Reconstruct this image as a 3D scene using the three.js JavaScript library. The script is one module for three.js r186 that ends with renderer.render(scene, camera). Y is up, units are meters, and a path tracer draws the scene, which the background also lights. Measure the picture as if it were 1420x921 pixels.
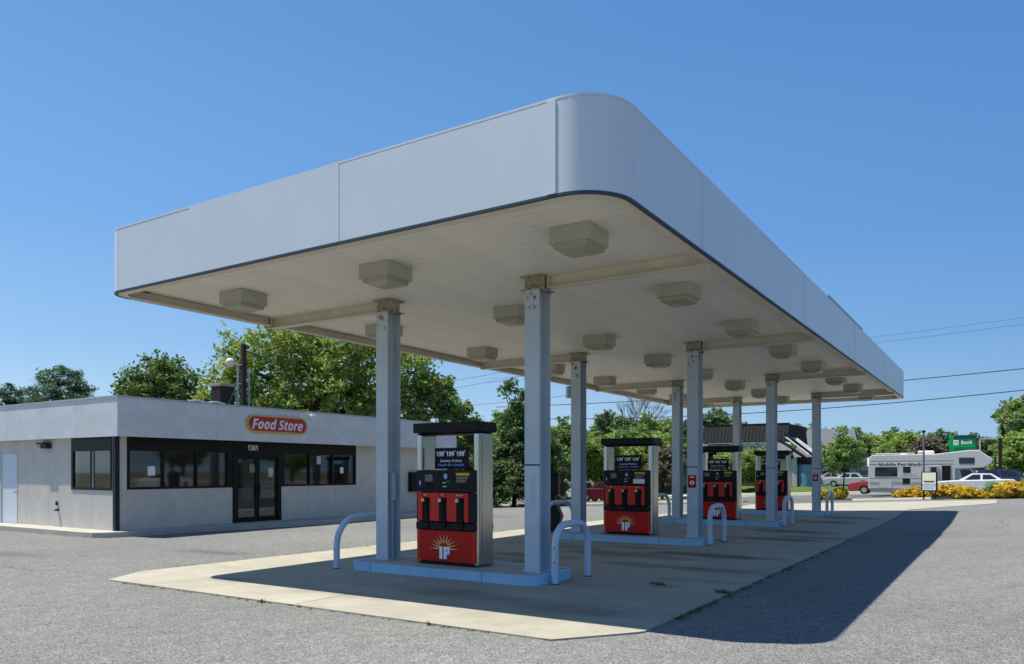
import * as THREE from 'three';
import { RoundedBoxGeometry } from 'three/addons/geometries/RoundedBoxGeometry.js';
import { TextGeometry } from 'three/addons/geometries/TextGeometry.js';
import { FontLoader } from 'three/addons/loaders/FontLoader.js';
import { mergeGeometries } from 'three/addons/utils/BufferGeometryUtils.js';

// ---------------------------------------------------------------- camera, sky, sun, exposure
// Plan axes: X across the canopy, D along it (away from the street corner), Y up; three's z is -D.
const scene = new THREE.Scene();
const camera = new THREE.PerspectiveCamera(62.77, 1420 / 1306, 0.1, 2000);
camera.setViewOffset(1420, 1306, 1, 0, 1420, 921);          // shift lens: verticals stay upright
camera.position.set(9.307, 1.753, 10.477);
camera.rotation.set(0, 0.56844, 0);
const renderer = new THREE.WebGLRenderer({ antialias: true });
renderer.toneMapping = THREE.LinearToneMapping;
renderer.toneMappingExposure = 1.4;
renderer.shadowMap.enabled = true;

function clearSky() {
  const W = 512, H = 256, d = new Float32Array(W * H * 4);
  const stops = [[0, 0.46, 0.645, 0.82], [3.4, 0.385, 0.595, 0.805], [8.5, 0.235, 0.455, 0.775], [16, 0.156, 0.358, 0.732], [29, 0.108, 0.28, 0.625], [55, 0.066, 0.192, 0.5], [90, 0.05, 0.155, 0.43]], towards = [0.46, 0.31, 0.19], sunAz = Math.atan2(0.15, -0.335);   // brighter and paler round towards the sun's side
  for (let j = 0; j < H; j++) {
    const e = Math.max(0, (j + 0.5) / H * 180 - 90);
    let k = 0; while (k < stops.length - 2 && e > stops[k + 1][0]) k++;
    const a = stops[k], b = stops[k + 1], t = Math.min(1, (e - a[0]) / (b[0] - a[0]));
    for (let i = 0; i < W; i++) {
      const o = (j * W + i) * 4, az = ((i + 0.5) / W - 0.5) * 2 * Math.PI, q = Math.cos(az - sunAz) * Math.cos(e * Math.PI / 180);
      for (let c = 0; c < 3; c++) d[o + c] = (a[c + 1] + (b[c + 1] - a[c + 1]) * t) * 0.735 * (1 + towards[c] * q);
      d[o + 3] = 1;
    }
  }
  const t = new THREE.DataTexture(d, W, H, THREE.RGBAFormat, THREE.FloatType);
  t.mapping = THREE.EquirectangularReflectionMapping; t.magFilter = THREE.LinearFilter; t.minFilter = THREE.LinearFilter; t.needsUpdate = true;
  return t;
}
scene.background = clearSky();
scene.environment = scene.background;

const sun = new THREE.DirectionalLight(new THREE.Color(1, 0.955, 0.87), 4.8);
const sunFrom = new THREE.Vector3(-0.335, 1, 0.15).normalize();
sun.target.position.set(0, 0, -15); sun.position.copy(sun.target.position).addScaledVector(sunFrom, 120);
sun.castShadow = true; sun.shadow.mapSize.set(4096, 4096);
Object.assign(sun.shadow.camera, { left: -70, right: 70, top: 70, bottom: -70, near: 1, far: 300 });
scene.add(sun, sun.target);

// ---------------------------------------------------------------- helpers
function rng32(seed) { let s = seed >>> 0; return () => { s = (s + 0x6D2B79F5) >>> 0; let t = Math.imul(s ^ (s >>> 15), 1 | s); t = (t + Math.imul(t ^ (t >>> 7), 61 | t)) ^ t; return ((t ^ (t >>> 14)) >>> 0) / 4294967296; }; }
const clamp = (x, a, b) => Math.min(b, Math.max(a, x));
const ss = (a, b, x) => { const t = clamp((x - a) / (b - a), 0, 1); return t * t * (3 - 2 * t); };
const lerp = (a, b, t) => a + (b - a) * t;
// ground height: level forecourt, the street falls away to the left, the far side is level again
function G(X, D) {
  const g = ss(17, 29, D) * (0.2 - 0.042 * clamp(8 - X, -4, 34));
  return lerp(g, 0.15, ss(60, 74, D));
}
const hash2 = (i, j, s) => { let n = Math.imul(i, 374761393) ^ Math.imul(j, 668265263) ^ Math.imul(s, 2147483647 - 1013); n = Math.imul(n ^ (n >>> 13), 1274126177); return ((n ^ (n >>> 16)) >>> 0) / 4294967296; };
function vnoise(x, y, s, per = 0) {
  const i = Math.floor(x), j = Math.floor(y), u = x - i, v = y - j, a = u * u * (3 - 2 * u), b = v * v * (3 - 2 * v);
  const m = (k) => per ? ((k % per) + per) % per : k;
  const h = (p, q) => hash2(m(p), m(q), s);
  return lerp(lerp(h(i, j), h(i + 1, j), a), lerp(h(i, j + 1), h(i + 1, j + 1), a), b);
}
function fbm(x, y, s, oct = 4, per = 0) { let a = 0.5, t = 0, n = 0; for (let o = 0; o < oct; o++) { t += a * vnoise(x, y, s + o * 17, per); n += a; a *= 0.5; x *= 2; y *= 2; per *= 2; } return t / n; }
function dataTex(size, metres, fn, srgb = true) {
  const d = new Uint8Array(size * size * 4);
  for (let j = 0; j < size; j++) for (let i = 0; i < size; i++) {
    const c = fn(i / size, j / size, i, j), o = (j * size + i) * 4;
    d[o] = clamp(c[0] * 255, 0, 255); d[o + 1] = clamp(c[1] * 255, 0, 255); d[o + 2] = clamp(c[2] * 255, 0, 255); d[o + 3] = 255;
  }
  const t = new THREE.DataTexture(d, size, size); t.wrapS = t.wrapT = THREE.RepeatWrapping; t.magFilter = THREE.LinearFilter; t.minFilter = THREE.LinearMipmapLinearFilter; t.generateMipmaps = true;
  if (srgb) t.colorSpace = THREE.SRGBColorSpace;
  t.repeat.set(1 / metres, 1 / metres); t.needsUpdate = true; return t;
}
const grey = (v) => [v, v, v];
const TEX = {
  asphalt: dataTex(1024, 3.1, (u, v, i, j) => { const n = fbm(u * 24, v * 24, 3, 3, 24), st = vnoise(u * 380, v * 380, 9, 380), st2 = vnoise(u * 170, v * 170, 21, 170); const k = 0.62 + 0.1 * (n - 0.5) + 0.5 * (st - 0.5) + 0.12 * (st2 - 0.5) + 0.16 * (hash2(i, j, 6) - 0.5) + (hash2(i, j, 5) > 0.985 ? 0.28 : 0); return [k, k * 0.995, k * 0.98]; }),
  asphaltBump: dataTex(1024, 3.1, (u, v) => grey(0.5 * vnoise(u * 380, v * 380, 9, 380) + 0.5 * vnoise(u * 170, v * 170, 21, 170)), false),
  concrete: dataTex(1024, 4, (u, v, i, j) => { const n = fbm(u * 10, v * 10, 31, 5, 10), f = hash2(i, j, 8), b = vnoise(u * 300, v * 70, 12, 70); const k = 0.86 + 0.13 * (n - 0.5) + 0.06 * (f - 0.5) + 0.05 * (b - 0.5) - (hash2(i, j, 77) > 0.997 ? 0.15 : 0); return [k, k, k * 0.99]; }),
  plaster: dataTex(512, 2, (u, v, i, j) => { const n = fbm(u * 6, v * 6, 51, 5, 6), f = hash2(i, j, 3); const k = 0.92 + 0.1 * (n - 0.5) + 0.03 * (f - 0.5); return grey(k); }),
  grime: dataTex(512, 1.6, (u, v) => { const n = fbm(u * 5, v * 5, 61, 5, 5), m = fbm(u * 22, v * 3, 71, 3, 3); return grey(0.93 + 0.1 * (n - 0.5) + 0.07 * (m - 0.5)); }),
  panel: dataTex(512, 4, (u, v) => grey(0.955 + 0.05 * (fbm(u * 4, v * 4, 65, 4, 4) - 0.5) + 0.012 * (vnoise(u * 48, v * 2, 67, 2) - 0.5))),
  rough: dataTex(256, 0.8, (u, v) => grey(0.8 + 0.4 * (fbm(u * 8, v * 8, 81, 4, 8) - 0.5)), false),
  brushed: dataTex(512, 0.6, (u, v) => grey(0.8 + 0.1 * (vnoise(u * 256, v * 4, 91, 256) - 0.5) + 0.08 * (fbm(u * 3, v * 3, 93, 2, 3) - 0.5)), false),
  peel: dataTex(512, 0.5, (u, v) => { const n = fbm(u * 7, v * 7, 101, 4, 7), e = (fbm(u * 30, v * 30, 103, 2, 30) - 0.5) * 0.12; return n > 0.62 ? [0.6 + e, 0.53 + e, 0.4 + e] : [0.74 + e, 0.73 + e, 0.66 + e]; }),
  bark: dataTex(256, 0.8, (u, v) => { const k = 0.6 + 0.5 * (fbm(u * 24, v * 4, 111, 3, 4) - 0.5); return [k, k * 0.93, k * 0.85]; }),
  grass: dataTex(512, 2.5, (u, v, i, j) => { const n = fbm(u * 20, v * 20, 121, 4, 20), f = hash2(i, j, 4); return [0.75 + 0.5 * (n - 0.5) + 0.2 * (f - 0.5), 0.8 + 0.4 * (n - 0.5) + 0.2 * (f - 0.5), 0.6 + 0.3 * (n - 0.5)]; }),
};
function M(r, g, b, o = {}) { return new (o.transmission || o.clearcoat || o.specularIntensity ? THREE.MeshPhysicalMaterial : THREE.MeshStandardMaterial)({ color: new THREE.Color().setRGB(r, g, b), roughness: 0.7, ...o }); }
const MAT = {
  asphalt: M(0.49, 0.487, 0.47, { map: TEX.asphalt, bumpMap: TEX.asphaltBump, bumpScale: 0.006, roughness: 0.92, vertexColors: true }),
  road: M(0.36, 0.355, 0.345, { map: TEX.asphalt, roughness: 0.9, vertexColors: true }),
  concrete: M(0.515, 0.478, 0.375, { map: TEX.concrete, bumpMap: TEX.concrete, bumpScale: 0.003, roughness: 0.88, vertexColors: true }),
  walk: M(0.6, 0.56, 0.49, { map: TEX.concrete, roughness: 0.9 }),
  joint: M(0.08, 0.075, 0.065, { roughness: 1 }),
  dirt: M(0.2, 0.17, 0.12, { map: TEX.grass, roughness: 1 }),
  grass: M(0.13, 0.2, 0.05, { map: TEX.grass, roughness: 1 }),
  fascia: M(0.72, 0.76, 0.785, { map: TEX.panel, roughness: 0.42, roughnessMap: TEX.rough }),
  ceiling: M(0.88, 0.83, 0.73, { map: TEX.grime, roughness: 0.5 }),
  cream: M(0.72, 0.66, 0.54, { map: TEX.grime, roughness: 0.6 }),
  rim: M(0.035, 0.055, 0.08, { roughness: 0.5 }),
  postBlue: M(0.56, 0.65, 0.73, { map: TEX.grime, roughness: 0.5 }),
  peel: M(0.75, 0.75, 0.7, { map: TEX.peel, roughness: 0.8 }),
  curbBlue: M(0.4, 0.66, 0.88, { map: TEX.grime, roughness: 0.55 }),
  railBlue: M(0.58, 0.72, 0.86, { map: TEX.grime, roughness: 0.42 }),
  lampBox: M(0.52, 0.51, 0.43, { map: TEX.grime, roughness: 0.55 }),
  lampLens: M(0.36, 0.33, 0.25, { roughness: 0.35 }),
  steel: M(0.5, 0.475, 0.43, { metalness: 1, roughness: 0.27, roughnessMap: TEX.brushed }),
  black: M(0.01, 0.01, 0.012, { roughness: 0.45, specularIntensity: 0.35 }),
  blackMatte: M(0.012, 0.012, 0.013, { roughness: 0.8, specularIntensity: 0.4 }),
  red: M(0.74, 0.034, 0.02, { roughness: 0.35, specularIntensity: 0.4, map: TEX.grime }),
  white: M(0.78, 0.78, 0.76, { roughness: 0.6 }),
  paper: M(0.8, 0.8, 0.78, { roughness: 0.9 }),
  wall: M(0.7, 0.65, 0.57, { map: TEX.plaster, roughness: 0.75 }),
  storeFascia: M(0.74, 0.75, 0.745, { map: TEX.plaster, roughness: 0.5 }),
  darkFrame: M(0.012, 0.011, 0.01, { roughness: 0.4, specularIntensity: 0.35 }),
  cornerSteel: M(0.012, 0.022, 0.035, { roughness: 0.4, specularIntensity: 0.4 }),
  glass: M(0.86, 0.87, 0.85, { transmission: 1, roughness: 0.03, thickness: 0, ior: 1.52 }),
  interior: M(0.62, 0.57, 0.5, { map: TEX.plaster, roughness: 0.9 }),
  interiorFloor: M(0.4, 0.36, 0.3, { roughness: 0.5 }),
  roofTar: M(0.2, 0.19, 0.18, { map: TEX.asphalt, roughness: 0.95 }),
  galv: M(0.45, 0.46, 0.47, { metalness: 0.6, roughness: 0.5 }),
  brownMetal: M(0.035, 0.024, 0.02, { roughness: 0.6, specularIntensity: 0.5 }),
  mansard: M(0.011, 0.0105, 0.011, { roughness: 0.7, specularIntensity: 0.4 }),
  wood: M(0.14, 0.11, 0.085, { map: TEX.bark, roughness: 0.95 }),
  bark: M(0.13, 0.1, 0.075, { map: TEX.bark, roughness: 1 }),
  wire: M(0.02, 0.02, 0.022, { roughness: 0.7 }),
  tyre: M(0.018, 0.018, 0.018, { roughness: 0.9 }),
  alloy: M(0.55, 0.55, 0.56, { metalness: 0.8, roughness: 0.35 }),
  carGlass: M(0.02, 0.025, 0.03, { roughness: 0.06 }),
  headlight: M(0.7, 0.7, 0.72, { roughness: 0.15 }),
  tail: M(0.4, 0.02, 0.02, { roughness: 0.25 }),
  yellow: M(0.7, 0.55, 0.08, { roughness: 0.5 }),
};
// every vertex gets uv in metres by the way its face points
function muv(g) {
  g.computeBoundingBox();
  const p = g.attributes.position, n = g.attributes.normal, uv = new Float32Array(p.count * 2);
  for (let i = 0; i < p.count; i++) {
    const ax = Math.abs(n.getX(i)), ay = Math.abs(n.getY(i)), az = Math.abs(n.getZ(i));
    const a = ay >= ax && ay >= az ? [p.getX(i), p.getZ(i)] : ax >= az ? [p.getZ(i), p.getY(i)] : [p.getX(i), p.getY(i)];
    uv[2 * i] = a[0] * 0.999 + 0.013; uv[2 * i + 1] = a[1] * 0.999 + 0.017;
  }
  g.setAttribute('uv', new THREE.BufferAttribute(uv, 2)); return g;
}
const flat = (g) => { const h = g.index ? g.toNonIndexed() : g; for (const k of Object.keys(h.attributes)) if (!['position', 'normal', 'uv', 'color'].includes(k)) h.deleteAttribute(k); h.morphAttributes = {}; return h; };
function geo(list, keepUv) { const l = (Array.isArray(list) ? list : [list]).map(flat); const g = l.length > 1 ? mergeGeometries(l.map((x) => { if (!x.attributes.uv) muv(x); return x; })) : l[0]; return keepUv ? g : muv(g); }
function mesh(name, list, mat, parent = scene, keepUv = false) {
  const m = new THREE.Mesh(list.isBufferGeometry && list.userData.done ? list : geo(list, keepUv), mat);
  m.geometry.userData.done = true; m.castShadow = m.receiveShadow = true;
  m.name = parent === scene ? numbered(name) : name; parent.add(m); return m;
}
const used = {};
function numbered(n) { const k = used[n] = (used[n] ?? -1) + 1; return k ? n + '_' + String(k).padStart(3, '0') : n; }
function tag(o, label, category, group) { o.userData = { label, category }; if (group) o.userData.group = group; return o; }
function thing(name, label, category, X = 0, Y = 0, D = 0, turn = 0, group) { const o = new THREE.Group(); o.name = numbered(name); o.position.set(X, Y, -D); o.rotation.y = turn; scene.add(o); return tag(o, label, category, group); }
function copyOf(src, name, label, X, Y, D, turn, group) { const o = src.clone(); o.name = numbered(name); o.position.set(X, Y, -D); o.rotation.y = turn; scene.add(o); return tag(o, label, src.userData.category, group ?? src.userData.group); }
function struct(m) { m.userData.kind = 'structure'; return m; }
// boxes: centre x, bottom y, centre D
const bx = (w, h, d, x = 0, y = 0, D = 0) => new THREE.BoxGeometry(w, h, d).translate(x, y + h / 2, -D);
const rb = (w, h, d, x = 0, y = 0, D = 0, r = 0.01, seg = 2) => new RoundedBoxGeometry(w, h, d, seg, Math.min(r, w / 2.01, h / 2.01, d / 2.01)).translate(x, y + h / 2, -D);
const cyl = (r0, r1, h, x = 0, y = 0, D = 0, n = 16) => new THREE.CylinderGeometry(r1, r0, h, n).translate(x, y + h / 2, -D);
function rod(a, b, r0, r1 = r0, n = 8) {
  const A = new THREE.Vector3(a[0], a[1], -a[2]), B = new THREE.Vector3(b[0], b[1], -b[2]), d = B.clone().sub(A), L = d.length();
  const g = new THREE.CylinderGeometry(r1, r0, L, n).translate(0, L / 2, 0);
  g.applyQuaternion(new THREE.Quaternion().setFromUnitVectors(new THREE.Vector3(0, 1, 0), d.normalize())); return g.translate(A.x, A.y, A.z);
}
function tube(pts, r, n = 10, seg = 40) { return new THREE.TubeGeometry(new THREE.CatmullRomCurve3(pts.map((p) => new THREE.Vector3(p[0], p[1], -p[2])), false, 'centripetal'), seg, r, n); }
function polyGeo(verts, quads) { const pos = []; for (const q of quads) { const v = q.map((k) => verts[k]); for (let i = 1; i < v.length - 1; i++) for (const p of [v[0], v[i], v[i + 1]]) pos.push(p[0], p[1], -p[2]); } const g = new THREE.BufferGeometry(); g.setAttribute('position', new THREE.Float32BufferAttribute(pos, 3)); g.computeVertexNormals(); return g; }
function extr(pts, depth, bevel = 0) {   // outline in x,y; depth runs along D from 0
  const s = new THREE.Shape(pts.map((p) => new THREE.Vector2(p[0], p[1])));
  return new THREE.ExtrudeGeometry(s, { depth: depth - 2 * bevel, bevelEnabled: bevel > 0, bevelSize: bevel, bevelThickness: bevel, bevelSegments: 2, steps: 1, curveSegments: 10 }).translate(0, 0, -depth + bevel);
}
// a sheet over plan rows: left(D)..right(D), following height(X, D), coloured by tone(X, D)
function sheet(D0, D1, nd, left, right, nx, height, tone, skirt = 0) {
  const pos = [], col = [], idx = [], W = nx + 1;
  const put = (X, Y, D) => { pos.push(X, Y, -D); const t = tone ? tone(X, D) : 1; Array.isArray(t) ? col.push(...t) : col.push(t, t, t); return pos.length / 3 - 1; };
  for (let j = 0; j <= nd; j++) { const D = lerp(D0, D1, j / nd), a = left(D), b = right(D); for (let i = 0; i <= nx; i++) { const X = lerp(a, b, i / nx); put(X, height(X, D), D); } }
  for (let j = 0; j < nd; j++) for (let i = 0; i < nx; i++) { const a = j * W + i; idx.push(a, a + 1, a + W + 1, a, a + W + 1, a + W); }
  if (skirt) {
    const ring = []; for (let i = 0; i <= nx; i++) ring.push(i); for (let j = 1; j <= nd; j++) ring.push(j * W + nx); for (let i = nx - 1; i >= 0; i--) ring.push(nd * W + i); for (let j = nd - 1; j > 0; j--) ring.push(j * W);
    const dup = ring.map((k) => { const X = pos[3 * k], D = -pos[3 * k + 2]; return [put(X, pos[3 * k + 1], D), put(X, pos[3 * k + 1] - skirt, D)]; });
    for (let k = 0; k < dup.length; k++) { const [a, b] = dup[k], [c, d] = dup[(k + 1) % dup.length]; idx.push(a, b, d, a, d, c); }
  }
  const g = new THREE.BufferGeometry(); g.setAttribute('position', new THREE.Float32BufferAttribute(pos, 3)); g.setAttribute('color', new THREE.Float32BufferAttribute(col, 3)); g.setIndex(idx); g.computeVertexNormals(); return g;
}
function canvasTex(w, h, draw) { const c = document.createElement('canvas'); c.width = w; c.height = h; const x = c.getContext('2d'); draw(x, w, h); const t = new THREE.CanvasTexture(c); t.colorSpace = THREE.SRGBColorSpace; return t; }
function printed(w, h, draw, rough = 0.5) { return new THREE.MeshPhysicalMaterial({ map: canvasTex(w, h, draw), roughness: rough, specularIntensity: 0.4 }); }
// a flat print facing -D (front) at centre x, bottom y, plane D; turn 'right' faces +X, 'back' faces +D
function plate(w, h, x, y, D, face = 'front') { const g = new THREE.PlaneGeometry(w, h); if (face === 'right') g.rotateY(Math.PI / 2); if (face === 'back') g.rotateY(Math.PI); return g.translate(x, y + h / 2, -D); }
const font = await new FontLoader().loadAsync('fonts/droid/droid_sans_bold.typeface.json');
function letters(s, size, depth, slant = 0, squeeze = 1) { const g = new TextGeometry(s, { font, size, depth, curveSegments: 4, bevelEnabled: false }); g.computeBoundingBox(); const b = g.boundingBox; g.translate(-(b.min.x + b.max.x) / 2, -(b.min.y + b.max.y) / 2, 0); g.applyMatrix4(new THREE.Matrix4().set(squeeze, slant, 0, 0, 0, 1, 0, 0, 0, 0, 1, 0, 0, 0, 0, 1)); return g; }
// a wall-like strip that follows a plan path (list of [X, D, nX, nD]) between two heights, with thickness inward
function strip(path, y0, y1, t, proud = 0) {
  const n = path.length, v = [], q = [];
  for (const [X, D, a, b] of path) { const o = [X + a * proud, D + b * proud], i = [X - a * t, D - b * t]; v.push([o[0], y0, o[1]], [o[0], y1, o[1]], [i[0], y1, i[1]], [i[0], y0, i[1]]); }
  for (let k = 0; k < n - 1; k++) { const a = 4 * k, b = a + 4; for (let e = 0; e < 4; e++) q.push([a + e, b + e, b + (e + 1) % 4, a + (e + 1) % 4]); }
  q.push([3, 2, 1, 0]); const e = 4 * (n - 1); q.push([e, e + 1, e + 2, e + 3]);
  return { v, q };
}
function stripGeo(path, y0, y1, t, proud = 0) {
  const { v, q } = strip(path, y0, y1, t, proud); const g = polyGeo(v, q);
  // smooth the bend: outer and inner faces take the path's own normals
  const p = g.attributes.position, nn = g.attributes.normal; const per = 6;
  for (let k = 0; k < path.length - 1; k++) for (let f = 0; f < 4; f++) { if (f % 2) continue; const o = (k * 4 + f) * per; for (let i = 0; i < per; i++) { let best = path[k]; if (Math.hypot(p.getX(o + i) - path[k + 1][0], -p.getZ(o + i) - path[k + 1][1]) < Math.hypot(p.getX(o + i) - path[k][0], -p.getZ(o + i) - path[k][1])) best = path[k + 1]; const s = f === 0 ? 1 : -1; nn.setXYZ(o + i, s * best[2], 0, -s * best[3]); } }
  return g;
}
function roundRect(x0, x1, d0, d1, r, rl = r) {   // returns path samples by side, going front (X up), right (D up), back, left
  const arc = (cx, cd, a0, r) => { const o = []; for (let k = 0; k <= 10; k++) { const a = a0 + k / 10 * Math.PI / 2; o.push([cx + r * Math.cos(a), cd + r * Math.sin(a), Math.cos(a), Math.sin(a)]); } return o; };
  return { front: (a, b) => [[a, d0, 0, -1], [b, d0, 0, -1]], right: (a, b) => [[x1, a, 1, 0], [x1, b, 1, 0]], back: (a, b) => [[b, d1, 0, 1], [a, d1, 0, 1]], left: (a, b) => [[x0, b, -1, 0], [x0, a, -1, 0]],
    fr: arc(x1 - r, d0 + r, -Math.PI / 2, r), br: arc(x1 - r, d1 - r, 0, r), bl: arc(x0 + r, d1 - r, Math.PI / 2, r), fl: arc(x0 + rl, d0 + rl, Math.PI, rl) };
}
// ---------------------------------------------------------------- ground, forecourt, street
function gridSheet(Xs, Ds, height, tone) {
  const pos = [], col = [], idx = [], W = Xs.length;
  for (const D of Ds) for (const X of Xs) { pos.push(X, height(X, D), -D); const t = tone ? tone(X, D) : 1; Array.isArray(t) ? col.push(...t) : col.push(t, t, t); }
  for (let j = 0; j < Ds.length - 1; j++) for (let i = 0; i < W - 1; i++) { const a = j * W + i; idx.push(a, a + 1, a + W + 1, a, a + W + 1, a + W); }
  const g = new THREE.BufferGeometry(); g.setAttribute('position', new THREE.Float32BufferAttribute(pos, 3)); g.setAttribute('color', new THREE.Float32BufferAttribute(col, 3)); g.setIndex(idx); g.computeVertexNormals(); return g;
}
const range = (a, b, s) => { const n = Math.max(1, Math.round((b - a) / s)), o = []; for (let i = 0; i <= n; i++) o.push(lerp(a, b, i / n)); return o; };
const asphaltStains = [[-5.1, 0.05, 1.0, 0.35, 0.35], [-8.2, -2.5, 1.1, 0.5, 0.3], [-6.4, 7.5, 1.4, 0.6, 0.15], [9.5, 3.5, 0.5, 0.5, 0.12], [-4.6, -6.2, 1.6, 0.8, 0.12], [7.6, 14, 1.2, 2, 0.12], [-7.5, 14, 1.6, 1, 0.18], [2, -7, 1.4, 0.8, 0.1]];
function asphaltTone(X, D) {
  let t = 0.98 + 0.26 * (fbm(X / 5 + 9, D / 5, 201, 4) - 0.5) + 0.16 * (fbm(X / 1.1, D / 1.1, 207, 3) - 0.5);
  for (const [x, d, a, b, k] of asphaltStains) { const r = Math.hypot((X - x) / a, (D - d) / b) + 0.9 * (fbm(X * 2.2, D * 2.2, 211, 3) - 0.5); t -= k * (1 - ss(0.55, 1.05, r)); }
  return [t, t, t * 0.985];
}
struct(mesh('ground', gridSheet([-900, -400, -200, -120, ...range(-80, 60, 2.5), 100, 200, 400, 900], [-300, -100, ...range(-50, 140, 2.5), 200, 350, 600, 1200], (X, D) => G(X, D) - 0.07, () => 1), MAT.dirt));
struct(mesh('asphalt_lot', gridSheet(range(-30, 34, 0.5), range(-24, 39.6, 0.5), (X, D) => G(X, D), asphaltTone), MAT.asphalt));
const roadTone = (X, D) => { const t = 0.92 + 0.22 * (fbm(X / 6, D / 1.5, 221, 4) - 0.5) - 0.08 * (ss(0.5, 0, Math.abs(((D - 46) % 3.3) - 1.0)) ); return t; };
struct(mesh('road', gridSheet(range(-140, 90, 2.5), range(45.6, 59.4, 0.7), (X, D) => G(X, D) - 0.03, roadTone), MAT.road));
for (const [D, w, m] of [[52.35, 0.12, MAT.yellow], [52.65, 0.12, MAT.yellow], [46.3, 0.12, MAT.white], [58.8, 0.12, MAT.white]]) struct(mesh('road_marking', gridSheet(range(-140, 90, 2.5), [D, D + w], (X, d) => G(X, d) - 0.022), m));
struct(mesh('far_verge', gridSheet(range(-140, 90, 2.5), range(60, 72, 1.5), (X, D) => G(X, D) + 0.03), MAT.grass));
struct(mesh('far_sidewalk', gridSheet(range(-140, 90, 2.5), range(62.2, 63.8, 0.8), (X, D) => G(X, D) + 0.06), MAT.walk));
struct(mesh('car_park', gridSheet(range(-9, 40, 2.5), range(71.5, 110, 2.5), (X, D) => G(X, D) - 0.02, roadTone), MAT.road));
{ // kerbs of the street
  const kerb = (D, X0, X1, name) => struct(mesh(name, gridSheet(range(X0, X1, 2.5), [D, D + 0.001, D + 0.15, D + 0.151], (X, d) => G(X, d) + (d > D + 0.0005 && d < D + 0.1505 ? 0.1 : -0.06)), MAT.walk));
  kerb(45.3, -140, -6.5, 'near_kerb'); kerb(45.3, 9.4, 90, 'near_kerb'); kerb(59.6, -140, 90, 'far_kerb');
  struct(mesh('near_sidewalk', gridSheet(range(9.3, 60, 2), range(43.6, 45.1, 0.5), (X, D) => G(X, D) + 0.03), MAT.walk));
  struct(mesh('bed_kerb', gridSheet(range(1.6, 14, 1), [39.75, 39.751, 39.95, 39.951], (X, d) => G(X, d) + (d > 39.7505 && d < 39.9505 ? 0.13 : -0.06)), MAT.walk));
}
// the concrete pad: slabs with open joints over a dark bed
const padLeft = (D) => D < -2.71 ? lerp(-2.73, -3.25, (D + 3.57) / 0.86) : -3.25 + 0.04 * Math.min(20.7, D + 2.71);
const padRight = (D) => D < -2.7 ? lerp(5.38, 6.03, (D + 3.57) / 0.87) : 6.03 - 0.005 * Math.max(0, D);
const oil = []; { const r = rng32(77); for (const D of [-2.1, 1.9, 3.2, 5.3, 8.9, 10.6, 12.8, 16.2, 17.8, 20]) for (let k = 0; k < 4; k++) oil.push([lerp(-1.5, 5.4, r()), D + (r() - 0.5) * 1.2, 0.4 + 1.1 * r(), 0.16 + 0.32 * r(), 0.18 + 0.36 * r()]); }
oil.push([4.2, 5.0, 1.7, 0.5, 0.6], [2.6, 4.3, 1.6, 0.6, 0.4], [3.6, 2.8, 1.1, 0.35, 0.4], [2.9, -1.7, 1.3, 0.4, 0.35], [4.4, 9.6, 1.5, 0.6, 0.5], [4.3, 12.4, 1.6, 0.7, 0.55], [4.2, 17.2, 1.6, 0.9, 0.5], [4.4, 20, 1.5, 0.8, 0.5], [0.5, 5.2, 1.6, 0.7, 0.35], [5.0, 0.55, 0.35, 0.16, 0.45]);
{
  const bed = sheet(-3.5, 26, 60, (D) => padLeft(D) + 0.05, (D) => padRight(D) - 0.05, 2, (X, D) => G(X, D) + 0.006);
  const pad = new THREE.Group(); pad.name = 'concrete_pad'; pad.userData.kind = 'structure'; scene.add(pad);
  mesh('joint_bed', bed, MAT.joint, pad);
  const rows = [-3.57, 0.38, 4.0, 7.55, 11.1, 14.7, 18.3, 21.9, 26.05], g = 0.007;
  const mid = (D) => 1.55;
  const rr = rng32(5);
  for (let k = 0; k < rows.length - 1; k++) for (let side = 0; side < 2; side++) {
    const D0 = rows[k] + (k ? g : 0), D1 = rows[k + 1] - g, base = 0.95 + 0.09 * rr(), lift = 0.018 + 0.004 * rr();
    const tone = (X, D) => {
      let t = base + 0.16 * (fbm(X / 1.6, D / 1.6, 231, 4) - 0.5) + 0.1 * (fbm(X * 3, D * 3, 233, 3) - 0.5);
      let s = 0; for (const [x, d, a, b, q] of oil) { const r = Math.hypot((X - x) / a, (D - d) / b) + 0.8 * (fbm(X * 1.8, D * 3, 237, 3) - 0.5); s = Math.max(s, q * (1 - ss(0.4, 1.1, r))); }
      t *= 1 - s; return [t, t * (1 - 0.02 * s), t * (1 - 0.05 * s)];
    };
    const left = side ? (D) => mid(D) + g : padLeft, right = side ? padRight : (D) => mid(D) - g;
    mesh('slab', sheet(D0, D1, 22, left, right, 24, (X, D) => G(X, D) + lift, tone, 0.05), MAT.concrete, pad);
  }
}
{
  const tone = (X, D) => 1.0 + 0.14 * (fbm(X / 1.5, D / 1.5, 241, 4) - 0.5);
  struct(mesh('driveway_apron', sheet(26.06, 36.4, 22, (D) => -2.45 - 0.1 * (D - 26), (D) => D < 31.4 ? lerp(5.9, 9.0, (D - 26.06) / 5.34) : 9.0, 20, (X, D) => G(X, D) + 0.016, tone, 0.04), MAT.concrete));
  struct(mesh('driveway_throat', sheet(39.75, 45.5, 12, (D) => -4.6 - 0.3 * (D - 39.75), (D) => lerp(1.4, 3.5, (D - 39.75) / 5.75), 10, (X, D) => G(X, D) + 0.012, roadTone, 0.04), MAT.road));
}

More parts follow.
